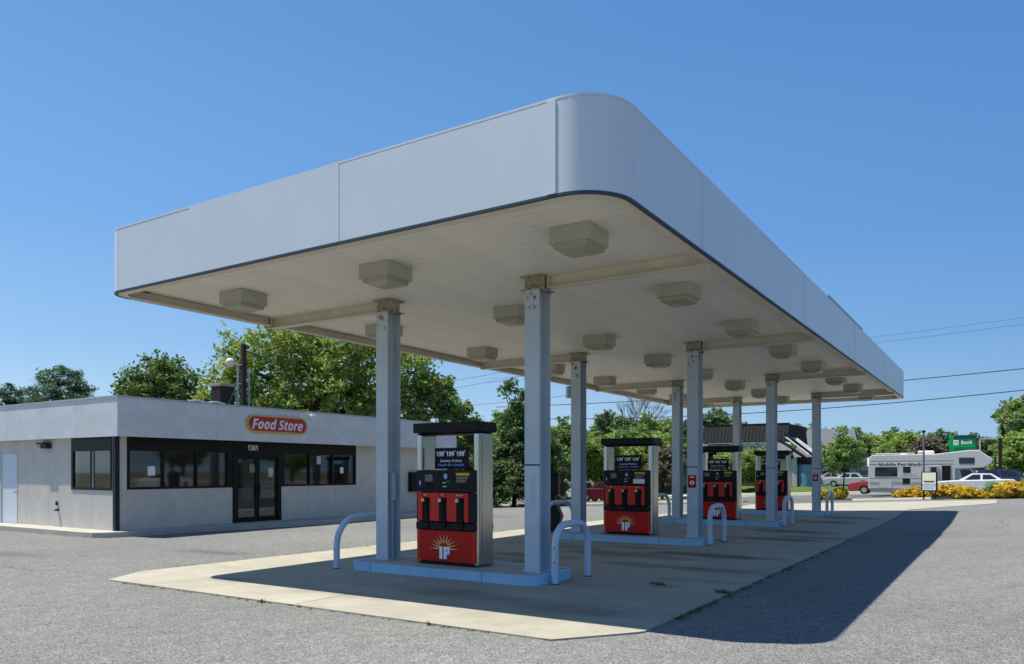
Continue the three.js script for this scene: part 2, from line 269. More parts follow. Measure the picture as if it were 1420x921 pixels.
{ // fine cracks in the asphalt, ribbons a few millimetres above it
  const lot = new THREE.Group(); lot.name = 'asphalt_cracks'; lot.userData.kind = 'structure'; scene.add(lot);
  const r = rng32(404), m = M(0.09, 0.088, 0.085, { roughness: 1 });
  for (const [X, D, a, L] of [[-11, -3.9, 0.05, 8], [-6.5, -4.5, 0.9, 3.5], [-8.5, 4.2, 1.2, 5], [-4.4, 9, 1.45, 7], [7.6, 9.5, 0.25, 5], [8.6, 16, 1.4, 8], [10.5, 5, 2.0, 4], [-3.2, -7.6, 0.3, 2.2], [9.5, 24, 0.2, 7]]) {
    let x = X, d = D, t = a; const v = [], q = []; const n = Math.round(L / 0.16);
    for (let k = 0; k <= n; k++) { const w = 0.004 + 0.006 * r(), y = G(x, d) + 0.004; v.push([x - Math.sin(t) * w, y, d + Math.cos(t) * w], [x + Math.sin(t) * w, y, d - Math.cos(t) * w]); if (k) q.push([2 * k - 2, 2 * k - 1, 2 * k + 1, 2 * k]); t = a + (r() - 0.5) * 1.5; x += Math.cos(t) * 0.16; d += Math.sin(t) * 0.16; }
    mesh('crack', polyGeo(v, q), m, lot);
  }
}
// ---------------------------------------------------------------- canopy
const CX0 = -3.27, CX1 = 5.914, CD0 = -3.304, CD1 = 24.586, CB = 4.654, CT = 5.731, CEIL = 4.80;
{
  const c = thing('canopy', 'large white flat canopy with rounded corners over the fuel pumps', 'canopy', 0, 0, 0);
  const R = 0.62, RL = 0.36, P = roundRect(CX0, CX1, CD0, CD1, R, RL), g = 0.004, y0 = CB + 0.05;
  const panel = (path, proud = 0) => mesh('fascia_panel', stripGeo(path, y0, CT - 0.03, 0.035, proud), MAT.fascia, c);
  const cut = (fn, list, proud) => { for (let i = 0; i < list.length - 1; i++) panel(fn(list[i] + g, list[i + 1] - g), proud?.[i] ?? 0); };
  cut(P.front, [CX0 + RL, -1.03, 2.1, 5.18, CX1 - R], [0, 0.004, 0.001, 0.012]);
  const rs = [CD0 + R, -0.43]; while (rs[rs.length - 1] + 3.1 < CD1 - R - 1) rs.push(rs[rs.length - 1] + 3.1); rs.push(CD1 - R);
  cut(P.right, rs, rs.map((_, i) => (i % 2) * 0.004));
  cut(P.left, [CD0 + RL, ...rs.slice(1)], rs.map((_, i) => (i % 2) * 0.004));
  cut(P.back, [CX0 + R, -1.03, 2.1, CX1 - R]);
  for (const k of ['fr', 'br', 'bl', 'fl']) panel(P[k]);
  const loop = [...P.front(CX0 + RL, CX1 - R), ...P.fr, ...P.right(CD0 + R, CD1 - R), ...P.br, ...P.back(CX0 + R, CX1 - R), ...P.bl, ...P.left(CD0 + RL, CD1 - R), ...P.fl];
  mesh('bottom_trim', stripGeo(loop, CB + 0.022, CB + 0.046, 0.05, 0.004), MAT.rim, c);
  mesh('top_cap', stripGeo(loop, CT - 0.028, CT, 0.09, 0.003), MAT.fascia, c);
  mesh('loose_flashing', stripGeo([[CX1, 8.2, 1, 0], [CX1, 13.3, 1, 0]], CT + 0.001, CT + 0.05, 0.02, 0.014), MAT.galv, c);
  const outline = (inset) => { const s = new THREE.Shape(); const pts = loop.map(([x, d, a, b]) => new THREE.Vector2(x - a * inset, -(d - b * inset))); s.setFromPoints(pts); return s; };
  const flange = outline(0.052); flange.holes.push(outline(0.2));
  mesh('soffit_flange', new THREE.ExtrudeGeometry(flange, { depth: 0.015, bevelEnabled: false }).rotateX(Math.PI / 2).applyMatrix4(new THREE.Matrix4().makeScale(1, 1, -1)).scale(1, 1, -1).translate(0, CB + 0.04, 0), MAT.cream, c);
  mesh('roof_deck', new THREE.ExtrudeGeometry(outline(0.04), { depth: 0.02, bevelEnabled: false }).rotateX(Math.PI / 2).translate(0, 5.45, 0), MAT.galv, c);
  // ceiling of interlocking planks that run across the canopy
  const wPl = 0.203, n = Math.floor((CD1 - CD0 - 0.4) / wPl), start = (CD0 + CD1) / 2 - n * wPl / 2;
  const full = flat(new THREE.BoxGeometry(CX1 - CX0 - 0.42, 0.03, wPl - 0.005)); muv(full); full.userData.done = true;
  for (let i = 0; i < n; i++) {
    const d = start + (i + 0.5) * wPl, e = Math.min(d - CD0, CD1 - d) - wPl / 2, q = R - Math.max(0.05, e), tr = q > 0 ? R - Math.sqrt(Math.max(0, R * R - q * q)) + 0.06 : 0;
    const m = mesh('ceiling_plank', tr > 0 ? new THREE.BoxGeometry(CX1 - CX0 - 0.42 - 2 * tr, 0.03, wPl - 0.005) : full, MAT.ceiling, c); m.position.set((CX0 + CX1) / 2, CEIL + 0.015, -d);
  }
  mesh('ceiling_backing', new THREE.ExtrudeGeometry(outline(0.05), { depth: 0.02, bevelEnabled: false }).rotateX(Math.PI / 2).translate(0, CEIL + 0.058, 0), MAT.cream, c);
  // outrigger beams beyond the columns and the inner edge frame
  for (const D of [0, 7.344, 14.533, 21.444]) {
    for (const [a, b] of [[CX0 + 0.24, -0.24], [3.107 + 0.24, CX1 - 0.07]]) {
      const L = b - a, x = (a + b) / 2, be = mesh('outrigger_beam', [bx(L, 0.012, 0.17, x, CEIL - 0.205, D), bx(L, 0.18, 0.012, x, CEIL - 0.193, D), bx(L, 0.012, 0.17, x, CEIL - 0.014, D)], MAT.cream, c);
      mesh('end_plate', bx(0.014, 0.2, 0.19, a < 0 ? a - 0.007 : a - 0.007, CEIL - 0.205, D), MAT.cream, be);
    }
  }
  const ds = [CD0 + 0.3, -0.12, 0.12, 7.22, 7.47, 14.41, 14.66, 21.32, 21.57, CD1 - 0.3];
  for (let i = 0; i < ds.length - 1; i += 1) { if (i % 2) continue; mesh('edge_frame', [bx(0.03, 0.16, ds[i + 1] - ds[i], CX0 + 0.21, CEIL - 0.165, (ds[i] + ds[i + 1]) / 2), bx(0.11, 0.02, ds[i + 1] - ds[i], CX0 + 0.26, CEIL - 0.167, (ds[i] + ds[i + 1]) / 2)], MAT.cream, c); }
  mesh('edge_frame', bx(CX1 - CX0 - 0.5, 0.13, 0.03, (CX0 + CX1) / 2, CEIL - 0.135, CD1 - 0.22), MAT.cream, c);
  for (const D of [-2.2, 3.6, 10.9, 18]) mesh('bracket', bx(0.16, 0.07, 0.06, CX0 + 0.13, CEIL - 0.09, D), MAT.cream, c);
}
// ---------------------------------------------------------------- ceiling lights, three rows of eight
{
  let first;
  const rowName = ['nearest the store', 'along the middle', 'nearest the bare asphalt'], nth = ['first', 'second', 'third', 'fourth', 'fifth', 'sixth', 'seventh', 'farthest'];
  const Ds = [-1.8, 1.75, 5.38, 8.9, 12.4, 15.9, 19.15, 22.4];
  Ds.forEach((D, j) => [-1.68, 1.55, 4.78].forEach((X, i) => {
    const label = `boxy canopy ceiling light, ${nth[j]} from the front in the row ${rowName[i]}`;
    if (!first) {
      first = thing('ceiling_light', label, 'ceiling light', X, CEIL, D, 0, 'canopy ceiling lights');
      const h = mesh('housing', rb(0.56, 0.2, 0.56, 0, -0.201, 0, 0.008), MAT.lampBox, first);
      mesh('rim', bx(0.57, 0.012, 0.57, 0, -0.212, 0), MAT.lampBox, h);
      const ring = (r, y) => [[-r, y, -r], [r, y, -r], [r, y, r], [-r, y, r]], v = [...ring(0.245, -0.213), ...ring(0.232, -0.275), ...ring(0.12, -0.315)];
      const q = []; for (const o of [0, 4]) for (let k = 0; k < 4; k++) q.push([o + k, o + (k + 1) % 4, o + 4 + (k + 1) % 4, o + 4 + k]); q.push([8, 9, 10, 11]);
      mesh('lens', polyGeo(v, q), MAT.lampLens, first);
    } else copyOf(first, 'ceiling_light', label, X, CEIL, D, 0);
  }));
}
// ---------------------------------------------------------------- columns, islands, rails, pumps
const ISL = [0, 7.344, 14.533, 21.444], NTH = ['nearest', 'second', 'third', 'farthest'];
const stickerRed = printed(64, 96, (x, w, h) => { x.fillStyle = '#b01818'; x.fillRect(0, 0, w, h); x.fillStyle = '#fff'; x.font = 'bold 17px sans-serif'; x.textAlign = 'center'; x.fillText('FIRE', w / 2, 22); x.beginPath(); x.arc(w / 2, 58, 17, 0, 7); x.fill(); x.fillStyle = '#b01818'; x.fillRect(w / 2 - 5, 46, 10, 26); });
const stickerPale = M(0.5, 0.5, 0.56, { roughness: 0.8 });
ISL.forEach((D, i) => [0, 3.107].forEach((X, side) => {
  const c = thing('canopy_column', `pale blue steel H column on the ${NTH[i]} pump island, ${side ? 'on its right end' : 'on its store side'}`, 'column', X, 0.172, D, 0, 'columns carrying the canopy');
  const H = CEIL - 0.205 - 0.172 - 0.02;
  mesh('flange', bx(0.27, H, 0.016, 0, 0, -0.165), MAT.postBlue, c);
  mesh('flange', bx(0.27, H, 0.016, 0, 0, 0.165), MAT.postBlue, c);
  mesh('web', bx(0.012, H, 0.312, 0, 0, 0), MAT.postBlue, c);
  { const r = rng32(900 + i * 2 + side); for (let k = 0; k < 9; k++) mesh('paint_flake', new THREE.CircleGeometry(0.014 + 0.02 * r(), 7).scale(1, 0.7 + 1.2 * r(), 1).rotateY(Math.PI).rotateX(0).translate((r() - 0.5) * 0.2, H - 0.04 - 0.5 * r() * r(), 0.1742), MAT.peel, c); }
  const k = mesh('cap', [bx(0.4, 0.018, 0.42, 0, H + 0.001, 0), bx(0.4, 0.018, 0.42, 0, H + 0.2, 0)], MAT.peel, c);
  mesh('cap_web', bx(0.36, 0.18, 0.2, 0, H + 0.0195, 0), MAT.peel, k);
  for (const x of [-0.15, 0.15]) for (const d of [-0.14, 0.14]) mesh('bolt', cyl(0.016, 0.016, 0.03, x, H - 0.028, d, 6), MAT.peel, k);
  mesh('base_plate', bx(0.34, 0.018, 0.42, 0, 0.0, 0), MAT.postBlue, c);
  if (side) { mesh('band', [bx(0.282, 0.025, 0.006, 0, 1.66, -0.177), bx(0.006, 0.025, 0.016, 0.138, 1.66, -0.165), bx(0.006, 0.025, 0.016, 0.138, 1.66, 0.165)], MAT.rim, c); }
  if (side && i % 2) mesh('fire_sticker', plate(0.2, 0.3, -0.01, 1.18, -0.177), stickerRed, c, true).userData.label = 'red fire extinguisher sticker with white symbol';
  if (side && !(i % 2)) mesh('notice', bx(0.1, 0.52, 0.003, 0.02, 1.0, -0.175), stickerPale, c);
  if (!side && i === 0) { mesh('junction_box', rb(0.1, 0.5, 0.1, 0.09, 1.05, 0.0), MAT.postBlue, c); mesh('conduit', cyl(0.018, 0.018, 1.05, 0.09, 0, 0), MAT.postBlue, c); mesh('notice', bx(0.1, 0.14, 0.003, -0.03, 2.06, -0.1748), stickerPale, c); mesh('notice', bx(0.09, 0.06, 0.003, -0.02, 1.2, -0.1748), stickerPale, c); }
}));
ISL.forEach((D, i) => {
  const c = thing('pump_island', `raised concrete pump island with pale blue kerb, ${NTH[i]} to the camera`, 'pump island', 0, 0, D, 0, 'pump islands');
  const x0 = -0.43, x1 = 3.42, d0 = -0.6, d1 = 0.7, r = 0.28, P = roundRect(x0, x1, d0, d1, r), g = 0.008, y = -0.12, t = 0.168;
  const piece = (p) => mesh('kerb_piece', [stripGeo(p, y, t - 0.03, 0.11), stripGeo(p, t - 0.03, t, 0.1, 0.014)], MAT.curbBlue, c);
  piece(P.front(x0 + r, 0.12 - g)); piece(P.front(0.12 + g, 2.45 - g)); piece([...P.front(2.45 + g, x1 - r), ...P.fr.slice(1)]); piece(P.right(d0 + r + g, d1 - r - g)); piece([...P.br, ...P.back(1.6, x1 - r).slice(1)]); piece(P.back(x0 + r, 1.6 - g)); piece(P.bl.slice(0)); piece(P.left(d0 + r + g, d1 - r - g)); piece(P.fl);
  mesh('top_slab', rb(x1 - x0 - 0.2, 0.28, d1 - d0 - 0.2, (x0 + x1) / 2, -0.112, (d0 + d1) / 2, 0.004), MAT.walk, c);
});
{
  const build = (t, a, h, r) => {
    const pts = [[0, -0.06, -a], [0, 0.2, -a], [0, h - r, -a]];
    for (let k = 1; k <= 8; k++) { const e = k / 8 * Math.PI / 2; pts.push([0, h - r + r * Math.sin(e), -a + r - r * Math.cos(e)]); }
    for (let k = 0; k <= 8; k++) { const e = Math.PI / 2 - k / 8 * Math.PI / 2; pts.push([0, h - r + r * Math.sin(e), a - r + r * Math.cos(e)]); }
    pts.push([0, 0.2, a], [0, -0.06, a]);
    mesh('pipe', tube(pts, 0.057, 14, 70), MAT.railBlue, t);
    for (const d of [-a, a]) mesh('collar', cyl(0.075, 0.062, 0.02, 0, 0.0, d), MAT.joint, t);
    for (const [y, d] of [[h * 0.62, -a - 0.056], [h * 0.38, -a - 0.057]]) mesh('rust_spot', new THREE.SphereGeometry(0.012, 6, 5).scale(0.8, 1.6, 0.4).translate(0.015, y, -d), MAT.brownMetal, t);
  };
  let right, left; const grp = 'bent pipe guard rails at the island ends';
  ISL.forEach((D, i) => {
    const lr = `bent blue pipe guard rail at the right end of the ${NTH[i]} pump island`, ll = `bent blue pipe guard rail at the store end of the ${NTH[i]} pump island`, X = 3.53, x = -0.68, Y = G(X, D) + 0.016, y = G(x, D) + 0.016;
    if (!i) { right = thing('guard_rail', lr, 'guard rail', X, Y, D + 0.35, 0, grp); build(right, 0.54, 0.9, 0.33); left = thing('guard_rail', ll, 'guard rail', x, y, D + 0.2, 0, grp); build(left, 0.8, 0.9, 0.5); }
    else { copyOf(right, 'guard_rail', lr, X, Y, D + 0.35, 0); copyOf(left, 'guard_rail', ll, x, y, D + 0.2, 0); }
  });
}
{ // fuel pumps
  const price = printed(512, 384, (x, w, h) => {
    x.fillStyle = '#0a1230'; x.fillRect(0, 0, w, h); x.fillStyle = '#060910'; x.fillRect(10, 10, w - 20, 180);
    for (let k = 0; k < 3; k++) { x.fillStyle = '#0c0f18'; x.fillRect(16 + k * 162, 16, 156, 168); x.fillStyle = '#dfe4ea'; x.font = 'bold 118px sans-serif'; x.textAlign = 'left'; x.save(); x.translate(18 + k * 162, 146); x.scale(0.62, 1); x.lineWidth = 7; x.strokeStyle = '#dfe4ea'; x.strokeText('1', 0, 0); x.strokeText('99', 74, 0); x.fillText('1', 0, 0); x.fillText('99', 74, 0); x.restore(); x.fillRect(56 + k * 162, 136, 8, 10); x.font = 'bold 46px sans-serif'; x.fillText('9', 140 + k * 162, 72); }
    x.fillStyle = '#dfe6f2'; x.textAlign = 'center'; x.font = 'bold 66px sans-serif'; x.fillText('Same Price', w / 2, 262); x.fillStyle = '#9fb4e0'; x.font = 'bold 60px sans-serif'; x.fillText('Cash Or Credit', w / 2, 340, w - 40);
  });
  const door = printed(512, 256, (x, w, h) => {
    x.fillStyle = '#c01812'; x.fillRect(0, 0, w, h);
    const cx = 240, cy = 150, k2 = 1.35;
    for (let k = 0; k <= 10; k++) { const a = Math.PI * (1 + k / 10), L = (k % 2 ? 98 : 108) * k2; x.fillStyle = '#d8cc98'; x.beginPath(); x.moveTo(cx + Math.cos(a - 0.1) * 58, cy + Math.sin(a - 0.1) * 58); x.lineTo(cx + Math.cos(a) * L, cy + Math.sin(a) * L * 0.92); x.lineTo(cx + Math.cos(a + 0.1) * 58, cy + Math.sin(a + 0.1) * 58); x.fill(); }
    x.strokeStyle = '#d0a020'; x.lineWidth = 16; x.beginPath(); x.arc(cx, cy, 58, Math.PI * 1.02, Math.PI * 1.98); x.stroke();
    const mark = (o) => { x.fillRect(cx - 44 + o, cy - 18 + o, 30, 106); x.fillRect(cx - 2 + o, cy - 18 + o, 30, 106); x.fillRect(cx + 24 + o, cy - 18 + o, 26, 22); x.fillRect(cx + 24 + o, cy + 28 + o, 26, 20); x.fillRect(cx + 32 + o, cy - 12 + o, 24, 54); };
    x.fillStyle = '#1c2c70'; mark(6); x.fillStyle = '#eef0f6'; mark(0); x.fillStyle = '#1c2c70'; x.fillRect(cx + 26, cy + 3, 8, 26);
  }, 0.4);
  const gradeMat = ['SUPER', 'PLUS', 'REGULAR'].map((s) => printed(160, 32, (x, w, h) => { x.fillStyle = '#941210'; x.fillRect(0, 0, w, h); x.fillStyle = '#f2eef0'; x.font = 'bold 27px sans-serif'; x.textAlign = 'center'; x.fillText(s, w / 2, 26, w - 6); }));
  const stickY = printed(128, 96, (x, w, h) => { x.fillStyle = '#17171a'; x.fillRect(0, 0, w, h); x.fillStyle = '#d8b418'; x.fillRect(4, 6, w - 8, 20); x.fillStyle = '#9a948c'; for (let k = 0; k < 4; k++) x.fillRect(8, 36 + k * 13, w - 20 - k * 9, 6); });
  const dial = printed(96, 96, (x, w, h) => { x.fillStyle = '#101216'; x.fillRect(0, 0, w, h); x.fillStyle = '#8fb0e6'; x.beginPath(); x.arc(48, 22, 15, 0, 7); x.fill(); x.fillStyle = '#3c7040'; x.fillRect(56, 46, 26, 10); x.fillStyle = '#b8bcc0'; x.fillRect(22, 54, 30, 6); x.fillRect(22, 74, 34, 6); });
  const card = printed(64, 64, (x, w, h) => { x.fillStyle = '#1a2350'; x.fillRect(0, 0, w, h); x.fillStyle = '#d6dcf4'; x.beginPath(); x.moveTo(22, 8); x.lineTo(44, 24); x.lineTo(34, 56); x.lineTo(24, 40); x.fill(); });
  const lcd = M(0.1, 0.12, 0.11, { roughness: 0.15 }), slotMat = MAT.blackMatte, btn = [MAT.yellow, M(0.6, 0.66, 0.4), M(0.6, 0.66, 0.42)];
  const face = (p, s, sg) => {      // s = -1 front face (towards -D), +1 back face
    const F = s < 0 ? 'front' : 'back', m = (x) => (s < 0 ? x : -x) * 1.07, d = (k) => s * k;
    const dr = mesh('lower_door', rb(1.23, 0.52, 0.05, 0, 0.06, d(0.225), 0.012), MAT.red, p);
    mesh('emblem_print', plate(1.1, 0.5, 0, 0.07, d(0.2525), F), door, dr, true).userData.label = 'rising sun emblem over the white letters IP';
    mesh('black_band', rb(1.25, 0.13, 0.07, 0, 0.585, d(0.235), 0.02), MAT.black, p);
    const nz = mesh('nozzle_panel', rb(1.25, 0.5, 0.06, 0, 0.72, d(0.22), 0.012), MAT.black, p);
    const cols = [-0.375, -0.04, 0.295];
    for (const [a, b] of [[-0.545, -0.45], [-0.3, -0.115], [0.035, 0.22], [0.37, 0.45]]) mesh('red_strip', rb((b - a) * 1.07, 0.44, 0.03, m((a + b) / 2), 0.735, d(0.256), 0.008), MAT.red, nz);
    mesh('red_header', rb(1.065, 0.085, 0.032, m(-0.0475), 1.13, d(0.257), 0.008), MAT.red, nz);
    cols.forEach((x, k) => {
      const nozzle = mesh('nozzle', [rb(0.11, 0.08, 0.09, m(x), 1.045, d(0.265), 0.02), rb(0.07, 0.26, 0.06, m(x), 0.77, d(0.245), 0.02), rod([m(x), 0.79, d(0.24)], [m(x), 0.9, d(0.265)], 0.016)], slotMat, p);
      mesh('hose', tube([[m(x + 0.03), 0.8, d(0.25)], [m(x + 0.05), 0.66, d(0.29)], [m(x + 0.06), 0.62, d(0.27)], [m(x + 0.06), 0.7, d(0.245)]], 0.014, 6, 16), MAT.black, nozzle);
      mesh('grade_button', rb(0.06, 0.06, 0.012, m(x - 0.035), 1.06, d(0.312), 0.006), btn[k], nozzle);
      mesh('grade_label', plate(k === 2 ? 0.2 : 0.15, 0.034, m(x - 0.01), 1.16, d(0.2745), F), gradeMat[k], nz, true);
    });
    const hd = mesh('head_panel', rb(1.24, 0.37, 0.06, 0, 1.225, d(0.22), 0.012), MAT.black, p);
    mesh('display', bx(0.16, 0.12, 0.006, m(-0.33), 1.4, d(0.252)), lcd, hd); mesh('keypad', rb(0.15, 0.11, 0.012, m(-0.31), 1.265, d(0.254), 0.004), MAT.blackMatte, hd);
    mesh('card_logo', plate(0.085, 0.13, m(-0.51), 1.31, d(0.2515), F), card, hd, true); mesh('dial_print', plate(0.24, 0.3, m(0.0), 1.26, d(0.2515), F), dial, hd, true); mesh('notice_print', plate(0.29, 0.2, m(0.33), 1.36, d(0.2515), F), stickY, hd, true);
    mesh('receipt_slot', bx(0.16, 0.03, 0.006, m(0.33), 1.29, d(0.252)), MAT.blackMatte, hd);
    mesh('price_print', plate(0.68, 0.34, -0.06, 1.625, d(0.0215), F), price, sg, true);
  };
  const p = thing('fuel_pump', 'red and black fuel pump with stainless sides on the nearest island', 'fuel pump', 1.43, 0.17, 0.06, 0, 'fuel pumps');
  mesh('plinth', rb(1.16, 0.055, 0.42, 0, 0.002, 0, 0.006), MAT.black, p);
  mesh('core', bx(1.1, 1.5, 0.33, 0, 0.058, 0), MAT.blackMatte, p);
  for (const s of [-1, 1]) {
    const sp = mesh('side_column', rb(0.12, 2.22, 0.44, s * 0.6, 0.004, 0, 0.045, 4), MAT.steel, p);
    mesh('seam', bx(0.003, 2.1, 0.006, s * 0.6605, 0.06, -0.13), MAT.blackMatte, sp);
  }
  const sg = mesh('price_sign', rb(0.7, 0.36, 0.04, -0.06, 1.615, 0, 0.006), MAT.black, p);
  for (const x of [-0.25, 0.19]) mesh('sign_post', cyl(0.012, 0.012, 0.06, x, 1.558, 0), MAT.galv, sg);
  face(p, -1, sg); face(p, 1, sg);
  mesh('lintel', rb(1.08, 0.03, 0.3, 0, 2.19, 0, 0.01), MAT.black, p);
  mesh('topper', rb(1.38, 0.17, 0.56, 0, 2.226, 0, 0.03, 3), MAT.black, p);
  const words = ['', 'red and black fuel pump behind the second island column', 'red and black fuel pump on the third island', 'red and black fuel pump on the farthest island, half hidden by a column'];
  for (let i = 1; i < 4; i++) { const o = copyOf(p, 'fuel_pump', ['', 'red and black fuel pump on the second island from the camera', words[2], words[3]][i], 1.43, 0.17, ISL[i] + 0.06, 0); if (i === 1) mesh('paper_notice', bx(0.3, 0.11, 0.003, 0.33, 1.27, -0.257), MAT.paper, o); if (i === 2) mesh('worn_patch', bx(0.5, 0.004, 0.3, 0.2, 2.397, 0.05), MAT.brownMetal, o); }
}
{ // black service stand between the first two islands
  const t = thing('service_stand', 'tall black bin and squeegee stand peeking out behind the near column', 'service stand', -1.75, 0.018, 9.0, 0.3);
  const s = extr([[-0.2, 0.02], [0.16, 0.02], [0.3, 0.42], [0.16, 0.76], [-0.16, 0.76], [-0.28, 0.42]], 0.44, 0.02).translate(0, 0, 0.22);
  mesh('bin', s, MAT.black, t); mesh('post', rb(0.24, 0.3, 0.2, 0, 0.74, 0), MAT.black, t); mesh('towel_box', rb(0.44, 0.62, 0.36, 0, 1.02, 0, 0.05, 3), MAT.black, t); mesh('hood', rb(0.5, 0.06, 0.42, 0, 1.63, 0, 0.02), MAT.black, t);
}
{ // weeds in the joints
  const r = rng32(31), pos = [], col = [];
  const tuft = (X, D, n, s, h) => { for (let k = 0; k < n; k++) { const a = r() * 6.28, q = r() * s, x = X + Math.cos(a) * q, d = D + Math.sin(a) * q * 0.6, L = h * (0.4 + 0.8 * r()), b = r() * 6.28, l = L * (0.3 + 0.8 * r()), w = 0.006 + 0.006 * r(), y = G(x, d) + 0.004; const tx = x + Math.cos(b) * l, td = d + Math.sin(b) * l; pos.push(x - w * Math.sin(b), y, -(d + w * Math.cos(b)), x + w * Math.sin(b), y, -(d - w * Math.cos(b)), tx, y + L, -td); const g = 0.6 + 0.7 * r(), dry = r() < 0.3; for (let e = 0; e < 3; e++) col.push((dry ? 0.2 : 0.07) * g, (dry ? 0.16 : 0.13) * g, (dry ? 0.07 : 0.03) * g); } };
  tuft(4.9, 0.62, 90, 0.13, 0.06); tuft(4.75, 0.68, 50, 0.1, 0.04); tuft(5.95, 0.38, 90, 0.14, 0.08);
  for (let k = 0; k < 60; k++) tuft(6.05 + 0.03 * r(), lerp(-1.8, 14, r() * r()), 14, 0.09, 0.03);
  for (let k = 0; k < 44; k++) tuft(lerp(-2.6, 4.9, r()), -3.6 - 0.02 * r(), 8, 0.07, r() < 0.12 ? 0.05 : 0.018);
  for (let k = 0; k < 30; k++) { const D = lerp(-2.5, 12, r()); tuft(padLeft(D) - 0.03, D, 10, 0.1, 0.04); }
  const g = new THREE.BufferGeometry(); g.setAttribute('position', new THREE.Float32BufferAttribute(pos, 3)); g.setAttribute('color', new THREE.Float32BufferAttribute(col, 3)); g.computeVertexNormals();
  const m = mesh('weeds', g, M(1, 1, 1, { vertexColors: true, roughness: 1 })); m.userData = { kind: 'stuff', label: 'small weeds growing in the slab joints and pad edges', category: 'weeds' };
}
// ---------------------------------------------------------------- the food store
{
  const FX = -10.71, FD = 1.23, X1 = -19.6, D1 = 15.75, Y0 = 0.14, FB = 2.685, FT = 3.745;   // front wall plane, side wall plane, far corners, floor, fascia
  const T = 0.2;
  // pavement round the store: rounded corner, kerb face
  {
    const w = new THREE.Group(); w.name = 'store_sidewalk'; w.userData.kind = 'structure'; scene.add(w);
    const out = [[X1 - 2, FD], [X1 - 2, 0.62], [-11.1, 0.58], [-10.75, 0.62], [-10.5, 0.8], [-10.35, 1.15], [-10.26, 1.75], [-10.08, 3], [-9.85, 4.4], [-9.6, 6], [-9.4, 7.4], [-9.28, 9.5], [-9.2, D1 + 0.3], [FX, D1 + 0.3], [FX, FD]];
    const shp = new THREE.Shape(out.map(([x, d]) => new THREE.Vector2(x, -d)));
    mesh('pavement', new THREE.ExtrudeGeometry(shp, { depth: 0.28, bevelEnabled: true, bevelSize: 0.015, bevelThickness: 0.015, bevelSegments: 2 }).rotateX(Math.PI / 2).scale(1, 1, 1).applyMatrix4(new THREE.Matrix4().set(1, 0, 0, 0, 0, 1, 0, 0, 0, 0, 1, 0, 0, 0, 0, 1)).translate(0, Y0 - 0.012, 0), MAT.walk, w);
    for (const D of [4.1, 7.4, 10.7, 13.6]) mesh('pavement_joint', bx(0.8, 0.003, 0.012, -10.3, Y0 + 0.0025, D), MAT.joint, w);
    for (const X of [-12.2, -14.4, -16.8]) mesh('pavement_joint', bx(0.012, 0.003, 0.56, X, Y0 + 0.0025, 0.93), MAT.joint, w);
  }
  const s = thing('food_store', 'low white flat-roofed food store with dark window bands, left of the canopy', 'store', FX, Y0, FD);
  const L = (X) => X - FX, Q = (D) => D - FD, y = (Y) => Y - Y0;     // into the store's own frame
  const B = (x0, x1, y0, y1, d0, d1) => bx(x1 - x0, y1 - y0, d1 - d0, L((x0 + x1) / 2), y(y0), Q((d0 + d1) / 2));
  // front wall (faces +X): below and beside the windows, in panels with open seams
  const front = (d0, d1, y0, y1, m = MAT.wall) => mesh('wall_panel', B(FX - T, FX, y0, y1, d0 + 0.004, d1 - 0.004), m, s);
  front(FD + 0.02, 1.53, Y0, FB + 0.05);
  for (const [a, b] of [[1.53, 2.75], [2.75, 3.97], [3.97, 5.0], [6.8, 8.02], [8.02, 9.24], [9.24, 10.28]]) front(a, b, Y0, 1.24);
  for (const [a, b] of [[10.28, 11.5], [11.5, 12.72], [12.72, 13.94], [13.94, 15.16], [15.16, D1]]) front(a, b, Y0, FB + 0.05);
  // dark window bands with real openings
  const dark = (d0, d1, y0, y1, name = 'window_frame', p = s, t = 0.09) => mesh(name, B(FX - 0.07, FX - 0.07 + t, y0, y1, d0, d1), MAT.darkFrame, p);
  const H0 = 2.30;
  dark(1.535, 10.275, H0, FB + 0.04, 'transom_band');
  const windows = [[1.54, [1.6, 2.6, 3.66, 4.72], 4.92], [6.8, [6.95, 8.03, 9.1, 10.2], 10.275]];
  for (const [a, cuts, b] of windows) {
    dark(a, b, 1.242, 1.3, 'window_frame');
    dark(a, cuts[0], 1.3, H0, 'window_frame'); dark(cuts[3], b, 1.3, H0, 'window_frame');
    for (let k = 1; k < 3; k++) dark(cuts[k] - 0.03, cuts[k] + 0.03, 1.3, H0, 'mullion');
    for (let k = 0; k < 3; k++) mesh('pane', B(FX - 0.045, FX - 0.037, 1.3, H0, cuts[k] + (k ? 0.03 : 0), cuts[k + 1] - (k < 2 ? 0.03 : 0)), MAT.glass, s);
  }
  // the double door
  const fr = mesh('door_frame', [B(FX - 0.09, FX + 0.04, Y0, H0, 4.925, 5.06), B(FX - 0.09, FX + 0.04, Y0, H0, 6.66, 6.795), B(FX - 0.09, FX + 0.04, 2.2, H0 - 0.002, 5.06, 6.66)], MAT.darkFrame, s);
  for (const [a, b, hside] of [[5.065, 5.855, 5.8], [5.865, 6.655, 5.92]]) {
    const d = mesh('door', [B(FX - 0.05, FX, Y0 + 0.01, 0.3, a, b), B(FX - 0.05, FX, 2.12, 2.195, a, b), B(FX - 0.05, FX, 0.3, 2.12, a, a + 0.07), B(FX - 0.05, FX, 0.3, 2.12, b - 0.07, b)], MAT.darkFrame, s);
    mesh('pane', B(FX - 0.03, FX - 0.022, 0.3, 2.12, a + 0.07, b - 0.07), MAT.glass, d);
    mesh('door_handle', [B(FX + 0.03, FX + 0.05, 0.95, 1.35, hside - 0.012, hside + 0.012), B(FX, FX + 0.03, 1.0, 1.02, hside - 0.01, hside + 0.01), B(FX, FX + 0.03, 1.28, 1.3, hside - 0.01, hside + 0.01)], MAT.black, d);
  }
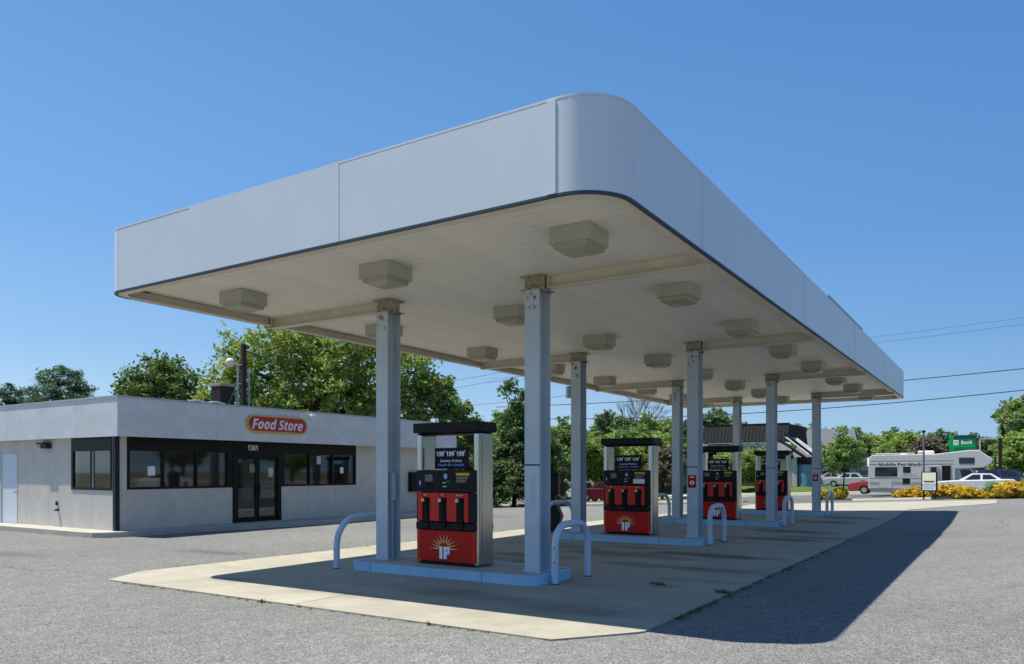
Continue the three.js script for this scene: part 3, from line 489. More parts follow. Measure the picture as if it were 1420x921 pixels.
  // papers taped inside the glass
  for (const [D, Y, w, h, c] of [[2.26, 1.62, 0.22, 0.26, 1], [6.42, 1.55, 0.19, 0.3, 1], [8.5, 1.98, 0.18, 0.28, 0], [9.6, 1.66, 0.16, 0.22, 1], [5.7, 1.7, 0.2, 0.26, 2]]) mesh('notice', bx(0.003, h, w, L(FX - 0.032), y(Y), Q(D)), c === 2 ? M(0.6, 0.36, 0.12) : c ? MAT.paper : M(0.5, 0.52, 0.52), s);
  const num = mesh('house_number', letters('1361', 0.17, 0.01, 0, 0.8).rotateY(Math.PI / 2).translate(L(FX + 0.022), y(2.48), -Q(5.66)), MAT.white, s);
  // side wall (faces -D)
  const side = (x0, x1, y0, y1) => mesh('wall_panel', B(x0 + 0.004, x1 - 0.004, y0, y1, FD, FD + T), MAT.wall, s);
  side(-10.89, FX, Y0, FB + 0.05);
  side(-12.93, -11.9, Y0, 1.22); side(-11.9, -10.89, Y0, 1.22);
  side(-14.2, -12.93, Y0, FB + 0.05); side(-15.42, -14.2, Y0, FB + 0.05); side(-16.0, -15.42, Y0, FB + 0.05); side(-17.05, -16.0, 2.3, FB + 0.05); side(-18.3, -17.05, Y0, FB + 0.05); side(X1, -18.3, Y0, FB + 0.05);
  const sdark = (x0, x1, y0, y1, n = 'window_frame') => mesh(n, B(x0, x1, y0, y1, FD - 0.02, FD + 0.07), MAT.darkFrame, s);
  sdark(-12.925, -10.895, H0, FB + 0.04, 'transom_band'); sdark(-12.925, -10.895, 1.222, 1.29); sdark(-12.925, -12.83, 1.29, H0); sdark(-10.97, -10.895, 1.29, H0); sdark(-11.95, -11.86, 1.29, H0, 'mullion');
  mesh('pane', B(-12.83, -11.95, 1.29, H0, FD + 0.01, FD + 0.018), MAT.glass, s); mesh('pane', B(-11.86, -10.97, 1.29, H0, FD + 0.01, FD + 0.018), MAT.glass, s);
  mesh('sliding_rail', B(-11.84, -11.81, 1.29, H0, FD - 0.015, FD + 0.005), MAT.galv, s);
  const sd = mesh('side_door', B(-17.02, -16.03, Y0 + 0.01, 2.27, FD + 0.02, FD + 0.07), M(0.62, 0.68, 0.74, { roughness: 0.5 }), s); sd.userData.label = 'plain pale blue side door';
  mesh('door_handle', [bx(0.05, 0.05, 0.04, L(-16.12), y(1.08), Q(FD)), bx(0.11, 0.02, 0.02, L(-16.15), y(1.09), Q(FD - 0.03))], MAT.galv, sd);
  const sq = mesh('side_door_frame', [B(-17.05, -17.02, Y0, 2.3, FD - 0.01, FD + 0.1), B(-16.03, -16.0, Y0, 2.3, FD - 0.01, FD + 0.1), B(-17.02, -16.03, 2.27, 2.3, FD - 0.01, FD + 0.1)], MAT.wall, s);
  mesh('corner_post', B(FX - 0.06, FX + 0.06, Y0, FB, FD - 0.06, FD + 0.06), MAT.cornerSteel, s);
  // wall pack lamp and tap on the side wall
  const wl = mesh('wall_lamp', [rb(0.42, 0.05, 0.2, L(-14.3), y(2.53), Q(FD - 0.11), 0.01), rb(0.3, 0.16, 0.18, L(-14.16), y(2.4), Q(FD - 0.09), 0.02)], MAT.brownMetal, s); mesh('lamp_glass', rb(0.22, 0.1, 0.1, L(-14.4), y(2.42), Q(FD - 0.14), 0.02), MAT.lampLens, wl);
  mesh('valve_box', bx(0.07, 0.11, 0.04, L(-13.7), y(0.76), Q(FD - 0.02)), MAT.brownMetal, s); mesh('tap', [bx(0.1, 0.05, 0.08, L(-13.65), y(0.6), Q(FD - 0.04)), rod([L(-13.65), y(0.63), Q(FD - 0.05)], [L(-13.56), y(0.66), Q(FD - 0.05)], 0.018)], MAT.brownMetal, s);
  mesh('outlet', bx(0.02, 0.16, 0.1, L(FX + 0.01), y(0.62), Q(11.15)), MAT.galv, s);
  // rear walls, floor, ceiling: a closed dark room behind the glass
  mesh('back_wall', B(X1, X1 + T, Y0, FB + 0.05, FD + T, D1), MAT.wall, s); mesh('end_wall', B(X1 + T, FX - T, Y0, FB + 0.05, D1 - T, D1), MAT.wall, s);
  mesh('floor', B(X1 + T, FX - T, Y0 - 0.05, Y0 + 0.02, FD + T, D1 - T), MAT.interiorFloor, s);
  mesh('inner_wall', B(-16.2, -16.1, Y0, FB, FD + T, D1 - T), MAT.interior, s); mesh('ceiling', B(X1, FX, FB + 0.06, FB + 0.14, FD, D1), MAT.interior, s);
  for (const [D, w, h] of [[3.2, 1.6, 1.3], [8.6, 2.2, 1.2], [12.5, 1.8, 1.7]]) mesh('shelf_unit', rb(0.5, h, w, L(-13.4), y(Y0 + 0.02), Q(D), 0.01), MAT.interior, s);
  mesh('counter', rb(0.8, 1.0, 2.2, L(-12.7), y(Y0 + 0.02), Q(5.9), 0.02), MAT.interior, s);
  // the fascia box: panels, cap flashing, soffit
  const O = 0.4, fx = FX + O, fd = FD - 0.2;
  mesh('soffit', B(X1 - 0.05, fx - 0.02, FB, FB + 0.03, fd + 0.02, FD - 0.001), MAT.wall, s); mesh('soffit', B(FX + 0.001, fx - 0.02, FB, FB + 0.03, FD, D1 + 0.1), MAT.wall, s);
  const fp = (x0, x1, d0, d1) => mesh('fascia_panel', B(x0, x1, FB - 0.02, FT - 0.05, d0, d1), MAT.storeFascia, s);
  { const e = [fd, 4.05, 7.2, 10.35, 13.4, D1 + 0.16]; for (let i = 0; i < e.length - 1; i++) fp(fx - 0.03, fx, e[i] + (i ? 0.003 : 0), e[i + 1] - 0.003); const h = [fx - 0.031, -12.3, -14.2, -16.2, -18.2, X1 - 0.2]; for (let i = 0; i < h.length - 1; i++) fp(h[i + 1] + 0.003, h[i] - (i ? 0.003 : 0), fd, fd + 0.032); }
  fp(X1, fx - 0.031, D1 + 0.13, D1 + 0.16);
  mesh('cap_flashing', [B(fx - 0.12, fx + 0.02, FT - 0.05, FT, fd - 0.02, D1 + 0.18), B(X1 - 0.2, fx - 0.12, FT - 0.05, FT, fd - 0.02, fd + 0.12)], MAT.galv, s);
  mesh('roof', B(X1 - 0.1, fx - 0.05, FB + 0.45, FB + 0.55, fd + 0.05, D1 + 0.1), MAT.roofTar, s);
  // curled roofing at the edge, seen above the flashing
  { const r = rng32(3), v = []; for (let k = 0; k < 5; k++) v.push([L(-10.9), y(FT + 0.01 + (k % 2 ? 0.11 : 0.02) * (0.6 + 0.6 * r())), Q(3.5 + k * 0.32)]); mesh('curled_roofing', tube(v, 0.05, 6, 20).scale(1, 1, 1), MAT.galv, s); }
}
{ // lit-face sign on the fascia, a flat pill
  const t = thing('store_sign', 'red pill-shaped sign with yellow edge reading Food Store on the store fascia', 'sign', -10.31, 3.22, 6.3);
  const pill = (w, h) => { const sh = new THREE.Shape(), r = h / 2; sh.absarc(w / 2 - r, 0, r, -Math.PI / 2, Math.PI / 2); sh.absarc(-w / 2 + r, 0, r, Math.PI / 2, Math.PI * 1.5); return sh; };
  const ex = (sh, d, x) => new THREE.ExtrudeGeometry(sh, { depth: d, bevelEnabled: false, curveSegments: 16 }).rotateY(Math.PI / 2).translate(x, 0, 0);
  mesh('border', ex(pill(2.42, 0.54), 0.07, 0.004), M(0.62, 0.4, 0.08, { roughness: 0.5 }), t);
  mesh('face', ex(pill(2.3, 0.44), 0.012, 0.075), M(0.42, 0.018, 0.02, { roughness: 0.45 }), t);
  mesh('lettering', letters('Food Store', 0.31, 0.012, 0.24, 0.92).rotateY(Math.PI / 2).translate(0.088, 0.0, 0), MAT.white, t);
}
{
  const t = thing('flood_lamp', 'tiny white flood lamp on the store fascia right of the sign', 'lamp', -10.31, 3.58, 7.7);
  mesh('bracket', rb(0.06, 0.06, 0.06, 0.034, -0.03, 0), MAT.white, t); mesh('head', rb(0.12, 0.1, 0.16, 0.12, -0.05, 0, 0.03), MAT.white, t);
}
{
  const t = thing('phone_box', 'black wall phone box with white lettering on the store front wall', 'phone box', -10.71, 0.92, 13.55);
  mesh('case', rb(0.2, 0.78, 0.66, 0.102, 0, 0, 0.02), MAT.black, t);
  const pr = printed(96, 128, (x, w, h) => { x.fillStyle = '#0b0b0c'; x.fillRect(0, 0, w, h); x.fillStyle = '#d9c9c2'; x.textAlign = 'center'; x.font = 'bold 25px sans-serif'; x.beginPath(); x.arc(54, 24, 10, 0, 7); x.fill(); x.fillRect(46, 44, 17, 6); x.fillRect(47, 56, 15, 14); x.fillRect(44, 78, 20, 8); x.fillRect(48, 90, 11, 24); });
  mesh('front_print', plate(0.62, 0.74, 0.204, 0.02, 0, 'right'), pr, t, true);
}
{ // roof furniture
  const t = thing('roof_pole', 'tall dark mast with two globe lamps rising behind the store roof', 'mast', -13.2, 3.25, 7.3);
  mesh('mast', rb(0.14, 2.95, 0.14, 0, 0, 0, 0.01), MAT.brownMetal, t); mesh('conduit', cyl(0.035, 0.035, 2.2, 0.05, 0, -0.28), MAT.galv, t); mesh('conduit', cyl(0.03, 0.03, 1.95, 0.1, 0, 0.14), MAT.galv, t);
  mesh('arm', rod([0, 2.2, 0], [0, 2.2, -0.5], 0.025), MAT.galv, t);
  mesh('globe_lamp', new THREE.SphereGeometry(0.16, 14, 10).translate(0, 2.24, 0.56), M(0.75, 0.7, 0.55, { roughness: 0.4 }), t); mesh('globe_lamp', new THREE.SphereGeometry(0.08, 10, 8).translate(0.1, 2.0, -0.14), M(0.6, 0.6, 0.56), t);
  mesh('cross_arm', rod([0, 2.75, 0], [0, 2.6, 0.75], 0.02), MAT.brownMetal, t);
}
{
  const t = thing('roof_vent', 'dark brown square chimney vent on the store roof', 'roof vent', -13.0, 3.24, 6.3);
  mesh('stack', rb(0.5, 1.35, 0.56, 0, 0, 0, 0.01), MAT.brownMetal, t); mesh('brick_cap', [rb(0.54, 0.1, 0.6, 0, 1.352, 0, 0.01), rb(0.1, 0.07, 0.1, -0.12, 1.45, 0.16), rb(0.1, 0.07, 0.1, 0.12, 1.45, -0.1)], M(0.4, 0.3, 0.2), t);
  mesh('stay_wire', rod([0.3, 0, -0.4], [0.29, 1.34, 0.28], 0.008, 0.008, 5), MAT.galv, t);
}
// ---------------------------------------------------------------- vehicles
function frustum(xb0, xb1, xt0, xt1, y0, y1, zb, zt) {   // lower and upper rectangles; returns geometry and a face sampler
  const v = [[xb0, y0, -zb], [xb1, y0, -zb], [xb1, y0, zb], [xb0, y0, zb], [xt0, y1, -zt], [xt1, y1, -zt], [xt1, y1, zt], [xt0, y1, zt]];
  const g = polyGeo(v, [[0, 1, 5, 4], [1, 2, 6, 5], [2, 3, 7, 6], [3, 0, 4, 7], [4, 5, 6, 7]]);
  const F = { near: [0, 1, 5, 4], far: [2, 3, 7, 6], fore: [1, 2, 6, 5], aft: [3, 0, 4, 7] };
  const pane = (face, pts, lift = 0.012) => {
    const [a, b, c, d] = F[face].map((k) => new THREE.Vector3(v[k][0], v[k][1], -v[k][2])), n = b.clone().sub(a).cross(d.clone().sub(a)).normalize();
    const mid = a.clone().add(b).add(c).add(d).multiplyScalar(0.25), ctr = new THREE.Vector3((xb0 + xb1) / 2, (y0 + y1) / 2, 0); if (n.dot(mid.sub(ctr)) < 0) n.negate();
    const P = pts.map(([u, w]) => { const lo = a.clone().lerp(b, u), hi = d.clone().lerp(c, u); return lo.lerp(hi, w).addScaledVector(n, lift); });
    const pos = []; for (let i = 1; i < P.length - 1; i++) for (const q of [P[0], P[i], P[i + 1]]) pos.push(q.x, q.y, q.z);
    const o = new THREE.BufferGeometry(); o.setAttribute('position', new THREE.Float32BufferAttribute(pos, 3)); o.computeVertexNormals(); return o;
  };
  return { g, pane };
}
function wheelAt(p, x, d, r) {
  const w = mesh('wheel', new THREE.CylinderGeometry(r, r, 0.22, 20).rotateX(Math.PI / 2).translate(x, r, -d), MAT.tyre, p);
  mesh('rim', new THREE.CylinderGeometry(r * 0.62, r * 0.62, 0.235, 14).rotateX(Math.PI / 2).translate(x, r, -d), MAT.alloy, w);
}
// length along x (front towards +x), sides face -D and +D
function makeCar(name, label, category, paint, kind, group) {
  const t = thing(name, label, category, 0, 0, 0, 0, group);
  const S = { sedan: { L: 4.6, W: 1.76, r: 0.31, wb: [0.78, 3.5], hood: 0.84, tail: 0.9, cab: [0.55, 3.45, 1.35, 2.55, 1.42] }, coupe: { L: 4.4, W: 1.74, r: 0.31, wb: [0.75, 3.4], hood: 0.8, tail: 0.92, cab: [0.35, 3.15, 1.25, 2.25, 1.34] }, suv: { L: 4.5, W: 1.8, r: 0.36, wb: [0.8, 3.5], hood: 1.02, tail: 1.05, cab: [0.06, 3.3, 0.35, 2.6, 1.7] }, pickup: { L: 5.3, W: 1.9, r: 0.38, wb: [1.0, 4.2], hood: 1.1, tail: 1.08, cab: [1.95, 4.1, 2.1, 3.4, 1.78] } }[kind];
  const { L, W, r, wb, hood, tail, cab } = S, gc = 0.26, pts = [];
  const arch = (x) => { for (let k = 0; k <= 8; k++) { const a = Math.PI - k / 8 * Math.PI; pts.push([x + (r + 0.07) * Math.cos(a), Math.max(gc, r + (r + 0.07) * Math.sin(a))]); } };
  pts.push([0.06, gc + 0.06]); arch(wb[0]); arch(wb[1]); pts.push([L - 0.12, gc], [L - 0.02, gc + 0.14], [L, hood - 0.22], [L - 0.14, hood - 0.08], [lerp(cab[1], L, 0.55), hood], [cab[1] + 0.02, hood + 0.05], [cab[0] + 0.1, tail + 0.02], [0.12, tail], [0.0, tail - 0.12], [0, gc + 0.2]);
  mesh('body', extr(pts, W, 0.06).translate(0, 0, W / 2), paint, t);
  const c = frustum(cab[0], cab[1] + 0.06, cab[2], cab[3], Math.min(hood, tail) - 0.04, cab[4], W / 2 - 0.06, W / 2 - 0.24);
  const cb = mesh('cabin', c.g, paint, t);
  for (const f of ['near', 'far']) { const U = (u) => f === 'near' ? u : 1 - u; const q = kind === 'pickup' ? [[0.12, 0.46], [0.52, 0.9]] : [[0.1, 0.47], [0.51, 0.88]]; for (const [a, b] of q) mesh('side_window', c.pane(f, [[U(a), 0.16], [U(b), 0.16], [U(b - 0.03), 0.86], [U(a + 0.03), 0.86]]), MAT.carGlass, cb); }
  mesh('windscreen', c.pane('fore', [[0.08, 0.14], [0.92, 0.14], [0.9, 0.9], [0.1, 0.9]]), MAT.carGlass, cb); mesh('rear_window', c.pane('aft', [[0.1, 0.2], [0.9, 0.2], [0.88, 0.88], [0.12, 0.88]]), MAT.carGlass, cb);
  if (kind === 'pickup') mesh('bed_floor', bx(1.7, 0.02, W - 0.2, 0.98, tail + 0.0, 0), MAT.blackMatte, t);
  for (const s of [-1, 1]) { for (const x of wb) wheelAt(t, x, s * (W / 2 - 0.11), r); mesh('headlight', rb(0.16, 0.13, 0.34, L - 0.1, hood - 0.28, s * (W / 2 - 0.26), 0.04), MAT.headlight, t); mesh('tail_light', rb(0.08, 0.16, 0.26, 0.02, tail - 0.26, s * (W / 2 - 0.2), 0.03), MAT.tail, t); }
  mesh('bumper', rb(0.14, 0.17, W - 0.06, L - 0.02, gc + 0.06, 0, 0.05), kind === 'pickup' ? MAT.galv : paint, t); mesh('bumper', rb(0.14, 0.17, W - 0.06, 0.0, gc + 0.08, 0, 0.05), kind === 'pickup' ? MAT.galv : paint, t);
  return t;
}
const paint = (r, g, b) => M(r, g, b, { clearcoat: 0.8, clearcoatRoughness: 0.08, roughness: 0.4, metalness: 0.15 });
const parkCar = (t, X, D, turn) => { t.position.set(X, G(X, D) - 0.02, -D); t.rotation.y = turn; };
parkCar(makeCar('parked_car', 'silver sedan parked across the street beyond the young tree', 'car', paint(0.5, 0.49, 0.46), 'sedan', 'parked cars'), -1.65, 73.2, Math.PI);
parkCar(makeCar('parked_car', 'dark blue estate car behind the silver sedan', 'car', paint(0.02, 0.03, 0.06), 'suv', 'parked cars'), -1.0, 77.6, Math.PI * 0.95);
parkCar(makeCar('parked_car', 'pale blue car half hidden behind the last right-hand column', 'car', paint(0.4, 0.46, 0.55), 'sedan', 'parked cars'), -4.6, 79.5, Math.PI * 0.86);
parkCar(makeCar('parked_car', 'red car tucked behind the rear end of the camper van', 'car', paint(0.4, 0.02, 0.03), 'sedan'), 4.0, 53.0, Math.PI);
parkCar(makeCar('parked_car', 'white car in front of the camper van behind the yellow shrubs', 'car', paint(0.8, 0.8, 0.82), 'coupe'), 9.9, 44.4, Math.PI);
parkCar(makeCar('parked_car', 'dark blue car beyond the nose of the camper van', 'car', paint(0.02, 0.03, 0.09), 'suv'), 7.4, 57.5, 0.1);
parkCar(makeCar('parked_car', 'white car east of the lot, mirrored in the store doors', 'car', paint(0.75, 0.75, 0.76), 'sedan'), 24, 24, 1.2);
parkCar(makeCar('pickup_truck', 'white pickup truck on the road behind the second left column', 'pickup truck', paint(0.72, 0.72, 0.7), 'pickup'), -22.0, 55.4, Math.PI);
parkCar(makeCar('parked_car', 'dark red hatchback on the road beside the second pump', 'car', paint(0.14, 0.01, 0.02), 'suv'), -17.2, 49.2, Math.PI);
{ // camper van
  const X = 1.12, D = 50, t = thing('camper_van', 'cream camper van lettered Mobile Pet Wash on the street behind yellow shrubs', 'camper van', X, G(4, D) - 0.03, D + 1.15);
  const cream = M(0.66, 0.65, 0.6, { roughness: 0.4, map: TEX.panel }), W = 2.3, f = -1.152;
  mesh('house_body', extr([[0, 0.52], [0.05, 2.66], [0.25, 2.84], [4.2, 2.86], [6.2, 3.1], [6.75, 3.1], [7.5, 2.5], [7.42, 2.28], [7.0, 2.0], [5.35, 1.92], [5.35, 0.5]], W, 0.05).translate(0, 0, W / 2), cream, t);
  const cabF = frustum(5.36, 7.05, 5.36, 6.3, 0.98, 1.92, 0.92, 0.82);
  const cabG = mesh('cab', [extr([[5.37, 0.45], [7.3, 0.45], [7.75, 0.5], [7.8, 0.86], [7.6, 1.08], [6.95, 1.16], [5.37, 1.16]], 1.96, 0.06).translate(0, 0, 0.98), cabF.g], cream, t);
  for (const k of ['near', 'far']) mesh('cab_window', cabF.pane(k, k === 'near' ? [[0.28, 0.3], [0.86, 0.3], [0.84, 0.9], [0.28, 0.9]] : [[0.14, 0.3], [0.72, 0.3], [0.72, 0.9], [0.16, 0.9]]), MAT.carGlass, cabG);
  mesh('windscreen', cabF.pane('fore', [[0.06, 0.15], [0.94, 0.15], [0.92, 0.92], [0.08, 0.92]]), MAT.carGlass, cabG);
  mesh('front_window', polyGeo([[6.92, 2.98, -0.8], [7.32, 2.66, -0.8], [7.32, 2.66, 0.8], [6.92, 2.98, 0.8]].map(([x, y, d]) => [x + 0.012, y + 0.014, d]), [[0, 1, 2, 3]]), MAT.carGlass, t);
  const win = (x0, x1, y0, y1, n = 'window') => { const w = mesh(n, rb(x1 - x0, y1 - y0, 0.02, (x0 + x1) / 2, y0, f - 0.008, 0.008), MAT.darkFrame, t); mesh('pane', bx(x1 - x0 - 0.08, y1 - y0 - 0.08, 0.004, (x0 + x1) / 2, y0 + 0.04, f - 0.021), MAT.carGlass, w); };
  win(0.4, 1.82, 1.36, 2.0); win(2.2, 2.66, 1.62, 2.04); win(5.6, 6.5, 2.24, 2.64, 'window');
  const dr = mesh('entry_door', bx(0.56, 1.5, 0.02, 4.85, 0.6, f - 0.008), MAT.blackMatte, t); dr.userData.label = 'dark open doorway'; mesh('door_trim', [bx(0.03, 1.5, 0.03, 4.57, 0.6, f - 0.012), bx(0.03, 1.5, 0.03, 5.13, 0.6, f - 0.012), bx(0.62, 0.03, 0.03, 4.85, 2.1, f - 0.012)], MAT.galv, dr);
  const od = mesh('open_door', rb(0.6, 1.6, 0.04, 4.1, 0.5, f - 0.05, 0.02), MAT.galv, t); mesh('door_window', bx(0.34, 0.5, 0.01, 4.1, 1.5, f - 0.072), MAT.carGlass, od);
  mesh('hatch', rb(0.46, 0.4, 0.012, 2.4, 0.83, f - 0.006, 0.004), MAT.blackMatte, t); const loc = mesh('locker', bx(0.86, 0.42, 0.008, 1.1, 0.32 + 0.2, f - 0.005), MAT.galv, t); mesh('locker_lid', bx(0.8, 0.36, 0.006, 1.1, 0.55, f - 0.011), cream, loc);
  for (const [y, h] of [[0.78, 0.02], [0.9, 0.03], [1.22, 0.02], [2.2, 0.04], [2.44, 0.02]]) mesh('stripe', bx(5.2, h, 0.006, 2.66, y, f - 0.003), M(0.2, 0.19, 0.18), t);
  mesh('skirt', bx(5.2, 0.34, 2.1, 2.68, 0.2, 0), M(0.5, 0.49, 0.46), t);
  const sign = printed(1024, 128, (x, w, h) => { x.fillStyle = '#d8d5ca'; x.fillRect(0, 0, w, h); x.fillStyle = '#242424'; x.font = 'bold 122px sans-serif'; x.lineWidth = 5; x.strokeStyle = '#242424'; x.textAlign = 'center'; x.strokeText('Mobile Pet Wash', w / 2, 104, w - 20); x.fillText('Mobile Pet Wash', w / 2, 104, w - 20); });
  mesh('lettering', plate(2.9, 0.3, 2.0, 2.03, f - 0.004, 'front'), sign, t, true);
  const tel = printed(512, 64, (x, w, h) => { x.fillStyle = '#d8d5ca'; x.fillRect(0, 0, w, h); x.fillStyle = '#303030'; x.font = 'bold 52px sans-serif'; x.textAlign = 'center'; x.fillText('1-877-WASH-PET', w / 2, 50, w - 16); });
  mesh('lettering', plate(1.2, 0.15, 2.62, 1.38, f - 0.004, 'front'), tel, t, true);
  const fine = printed(256, 128, (x, w, h) => { x.fillStyle = '#d8d5ca'; x.fillRect(0, 0, w, h); x.fillStyle = '#4a4a4a'; for (let k = 0; k < 3; k++) for (let j = 0; j < 7; j++) x.fillRect(8 + j * 34 + (k * 7) % 5, 14 + k * 38, 26, 16); });
  mesh('lettering', plate(0.7, 0.3, 1.75, 0.96, f - 0.004, 'front'), fine, t, true);
  const ac = mesh('air_conditioner', rb(1.0, 0.3, 0.8, 3.55, 2.86, 0, 0.1, 3), MAT.white, t); mesh('grille', bx(0.4, 0.1, 0.02, 3.25, 2.94, -0.4), M(0.3, 0.3, 0.3), ac);
  mesh('roof_vent', rb(0.4, 0.14, 0.4, 2.1, 2.86, 0.2, 0.04), MAT.white, t); mesh('roof_vent', rb(0.5, 0.16, 0.5, 6.3, 3.1, 0, 0.06), MAT.brownMetal, t);
  mesh('roof_rail', [rod([0.4, 2.98, -0.9], [2.9, 2.98, -0.9], 0.02), rod([0.9, 2.84, -0.9], [0.9, 2.98, -0.9], 0.02), rod([2.4, 2.84, -0.9], [2.4, 2.98, -0.9], 0.02)], MAT.white, t);
  mesh('red_marker', rb(0.3, 0.3, 1.6, 7.36, 2.42, 0.25, 0.04), M(0.35, 0.03, 0.03), t);
  for (const x of [1.75, 6.95]) for (const d of [-0.92, 0.92]) wheelAt(t, x, d, 0.36);
}
// ---------------------------------------------------------------- buildings across the street
{
  const t = thing('shop_building', 'dark brown ribbed mansard roofed shop across the street behind the pumps', 'shop', -18.75, 0.15, 72.4);
  const Q = (X) => X + 18.75; const rib = MAT.mansard, white = M(0.7, 0.68, 0.62, { map: TEX.plaster });
  mesh('wall', [bx(9.0, 2.6, 10, Q(-14.3), 0, 5.6)], M(0.3, 0.22, 0.17, { map: TEX.plaster }), t);
  mesh('shop_window', bx(6.4, 2.0, 0.06, Q(-14.4), 0.4, 0.57), MAT.carGlass, t);
  for (const x of [-17.4, -15.9, -14.4, -12.9, -11.4]) mesh('mullion', bx(0.12, 2.1, 0.1, Q(x), 0.36, 0.53), MAT.darkFrame, t);
  mesh('fascia_board', bx(9.2, 1.4, 0.3, Q(-14.1), 2.6, 0.3), MAT.mansard, t);
  mesh('sign_band', bx(6.4, 0.62, 0.1, Q(-14.4), 3.75, 0.05), white, t);
  { const r = rng32(12), m = M(0.2, 0.02, 0.04); let x = Q(-15.6); for (let k = 0; k < 11; k++) { const w = 0.2 + 0.1 * r(); if (k !== 6) mesh('faded_letter', [bx(0.07, 0.36, 0.03, x, 3.88, -0.015), bx(w * 0.7, 0.07, 0.03, x + w * 0.45, 3.88 + 0.14 * Math.floor(r() * 3), -0.015)], m, t); x += w + 0.08; } }
  mesh('gutter', bx(7.6, 0.1, 0.2, Q(-14.6), 4.5, 0.0), MAT.galv, t);
  mesh('white_pier', bx(0.7, 4.6, 0.4, Q(-18.4), 0, 0.1), white, t);
  // mansard: sloped back plane and separate ribs
  const top = 6.55, bot = 4.6, back = 0.9;
  mesh('mansard_slope', polyGeo([[Q(-18.75), bot, 0.05], [Q(-9.7), bot, 0.05], [Q(-9.7), top, back], [Q(-18.75), top, back], [Q(-18.75), bot, 10], [Q(-9.7), bot, 10], [Q(-9.7), top, 10 - back], [Q(-18.75), top, 10 - back]], [[0, 1, 2, 3], [1, 5, 6, 2], [3, 2, 6, 7], [0, 3, 7, 4]]), rib, t);
  for (let k = 0; k < 24; k++) { const x = Q(-18.6) + k * 0.375; mesh('rib', rod([x, bot, 0.04], [x, top, back - 0.01], 0.035, 0.035, 5), rib, t); }
  mesh('parapet_cap', bx(9.2, 0.1, 0.14, Q(-14.22), top, back), MAT.brownMetal, t);
}
{ // gabled wing with a pale shingled slope
  const t = thing('shop_wing', 'pale shingled sloping wing beside the dark mansard shop', 'shop wing', -11.1, 0.15, 71.5);
  const pale = M(0.62, 0.6, 0.56, { map: TEX.plaster });
  mesh('shingle_slope', polyGeo([[0, 5.2, 0.1], [2.1, 3.75, -0.2], [2.1, 3.2, -0.2], [0, 3.2, 0.1], [0, 5.2, 0.5], [2.1, 3.75, 0.5], [2.1, 3.2, 0.5], [0, 3.2, 0.5]], [[0, 1, 2, 3], [0, 4, 5, 1], [4, 5, 6, 7], [3, 2, 6, 7], [1, 5, 6, 2], [0, 4, 7, 3]]), pale, t);
  mesh('rake_board', [rod([0, 5.35, 0.1], [3.4, 2.95, 0.0], 0.16, 0.16, 6), rod([1.2, 5.5, 0.9], [4.0, 3.2, 0.8], 0.12, 0.12, 6)], MAT.mansard, t);
  mesh('pale_roof', polyGeo([[1.3, 5.1, 0.3], [3.6, 3.3, 0.2], [4.2, 3.3, 3.2], [1.9, 5.1, 3.4]], [[0, 1, 2, 3]]), pale, t);
  mesh('fascia_board', bx(2.2, 0.35, 0.3, 1.1, 2.85, 0.2), MAT.mansard, t); mesh('pier', bx(0.5, 3.0, 0.5, 2.3, 0, 0.4), pale, t);
  mesh('porch_fascia', bx(1.7, 0.75, 1.2, 3.3, 2.25, 0.8), MAT.mansard, t); for (let k = 0; k < 5; k++) mesh('rib', bx(0.06, 0.75, 0.04, 2.6 + k * 0.34, 2.25, 0.17), MAT.brownMetal, t);
  mesh('round_bay', cyl(0.75, 0.75, 2.25, 3.25, 0, 0.95, 20), M(0.16, 0.27, 0.36, { roughness: 0.4 }), t);
  mesh('wall', bx(2.3, 2.85, 3, 0.9, 0, 2.2), pale, t);
}
{
  const t = thing('grey_house', 'grey roofed house peeking out behind the dark shop', 'house', -8.2, 0.15, 88);
  mesh('wall', bx(7, 3.2, 7, 0, 0, 0), M(0.5, 0.5, 0.5, { map: TEX.plaster }), t);
  mesh('roof', polyGeo([[-3.8, 3.2, -3.8], [3.8, 3.2, -3.8], [3.8, 3.2, 3.8], [-3.8, 3.2, 3.8], [-2.6, 6.6, 0], [2.6, 6.6, 0]], [[0, 1, 5, 4], [2, 3, 4, 5], [1, 2, 5], [3, 0, 4]]), M(0.24, 0.26, 0.32, { map: TEX.asphalt }), t);
  for (const x of [-2, 0.2, 2.2]) mesh('window', bx(0.9, 1.2, 0.06, x, 1.0, -3.52), MAT.carGlass, t);
}
{
  const t = thing('white_store', 'low white building with a dark window left of the mansard shop', 'building', -20.6, 0.15, 73.5);
  mesh('wall', bx(3.2, 4.3, 6, 0, 0, 3), M(0.6, 0.6, 0.58, { map: TEX.plaster }), t); mesh('window', bx(1.3, 1.3, 0.08, 0.2, 2.2, -0.02), MAT.carGlass, t); mesh('roof_edge', bx(3.4, 0.3, 6.2, 0, 4.3, 3), MAT.galv, t); mesh('ledge', bx(3.0, 0.12, 0.2, 0, 3.7, -0.1), MAT.galv, t);
}
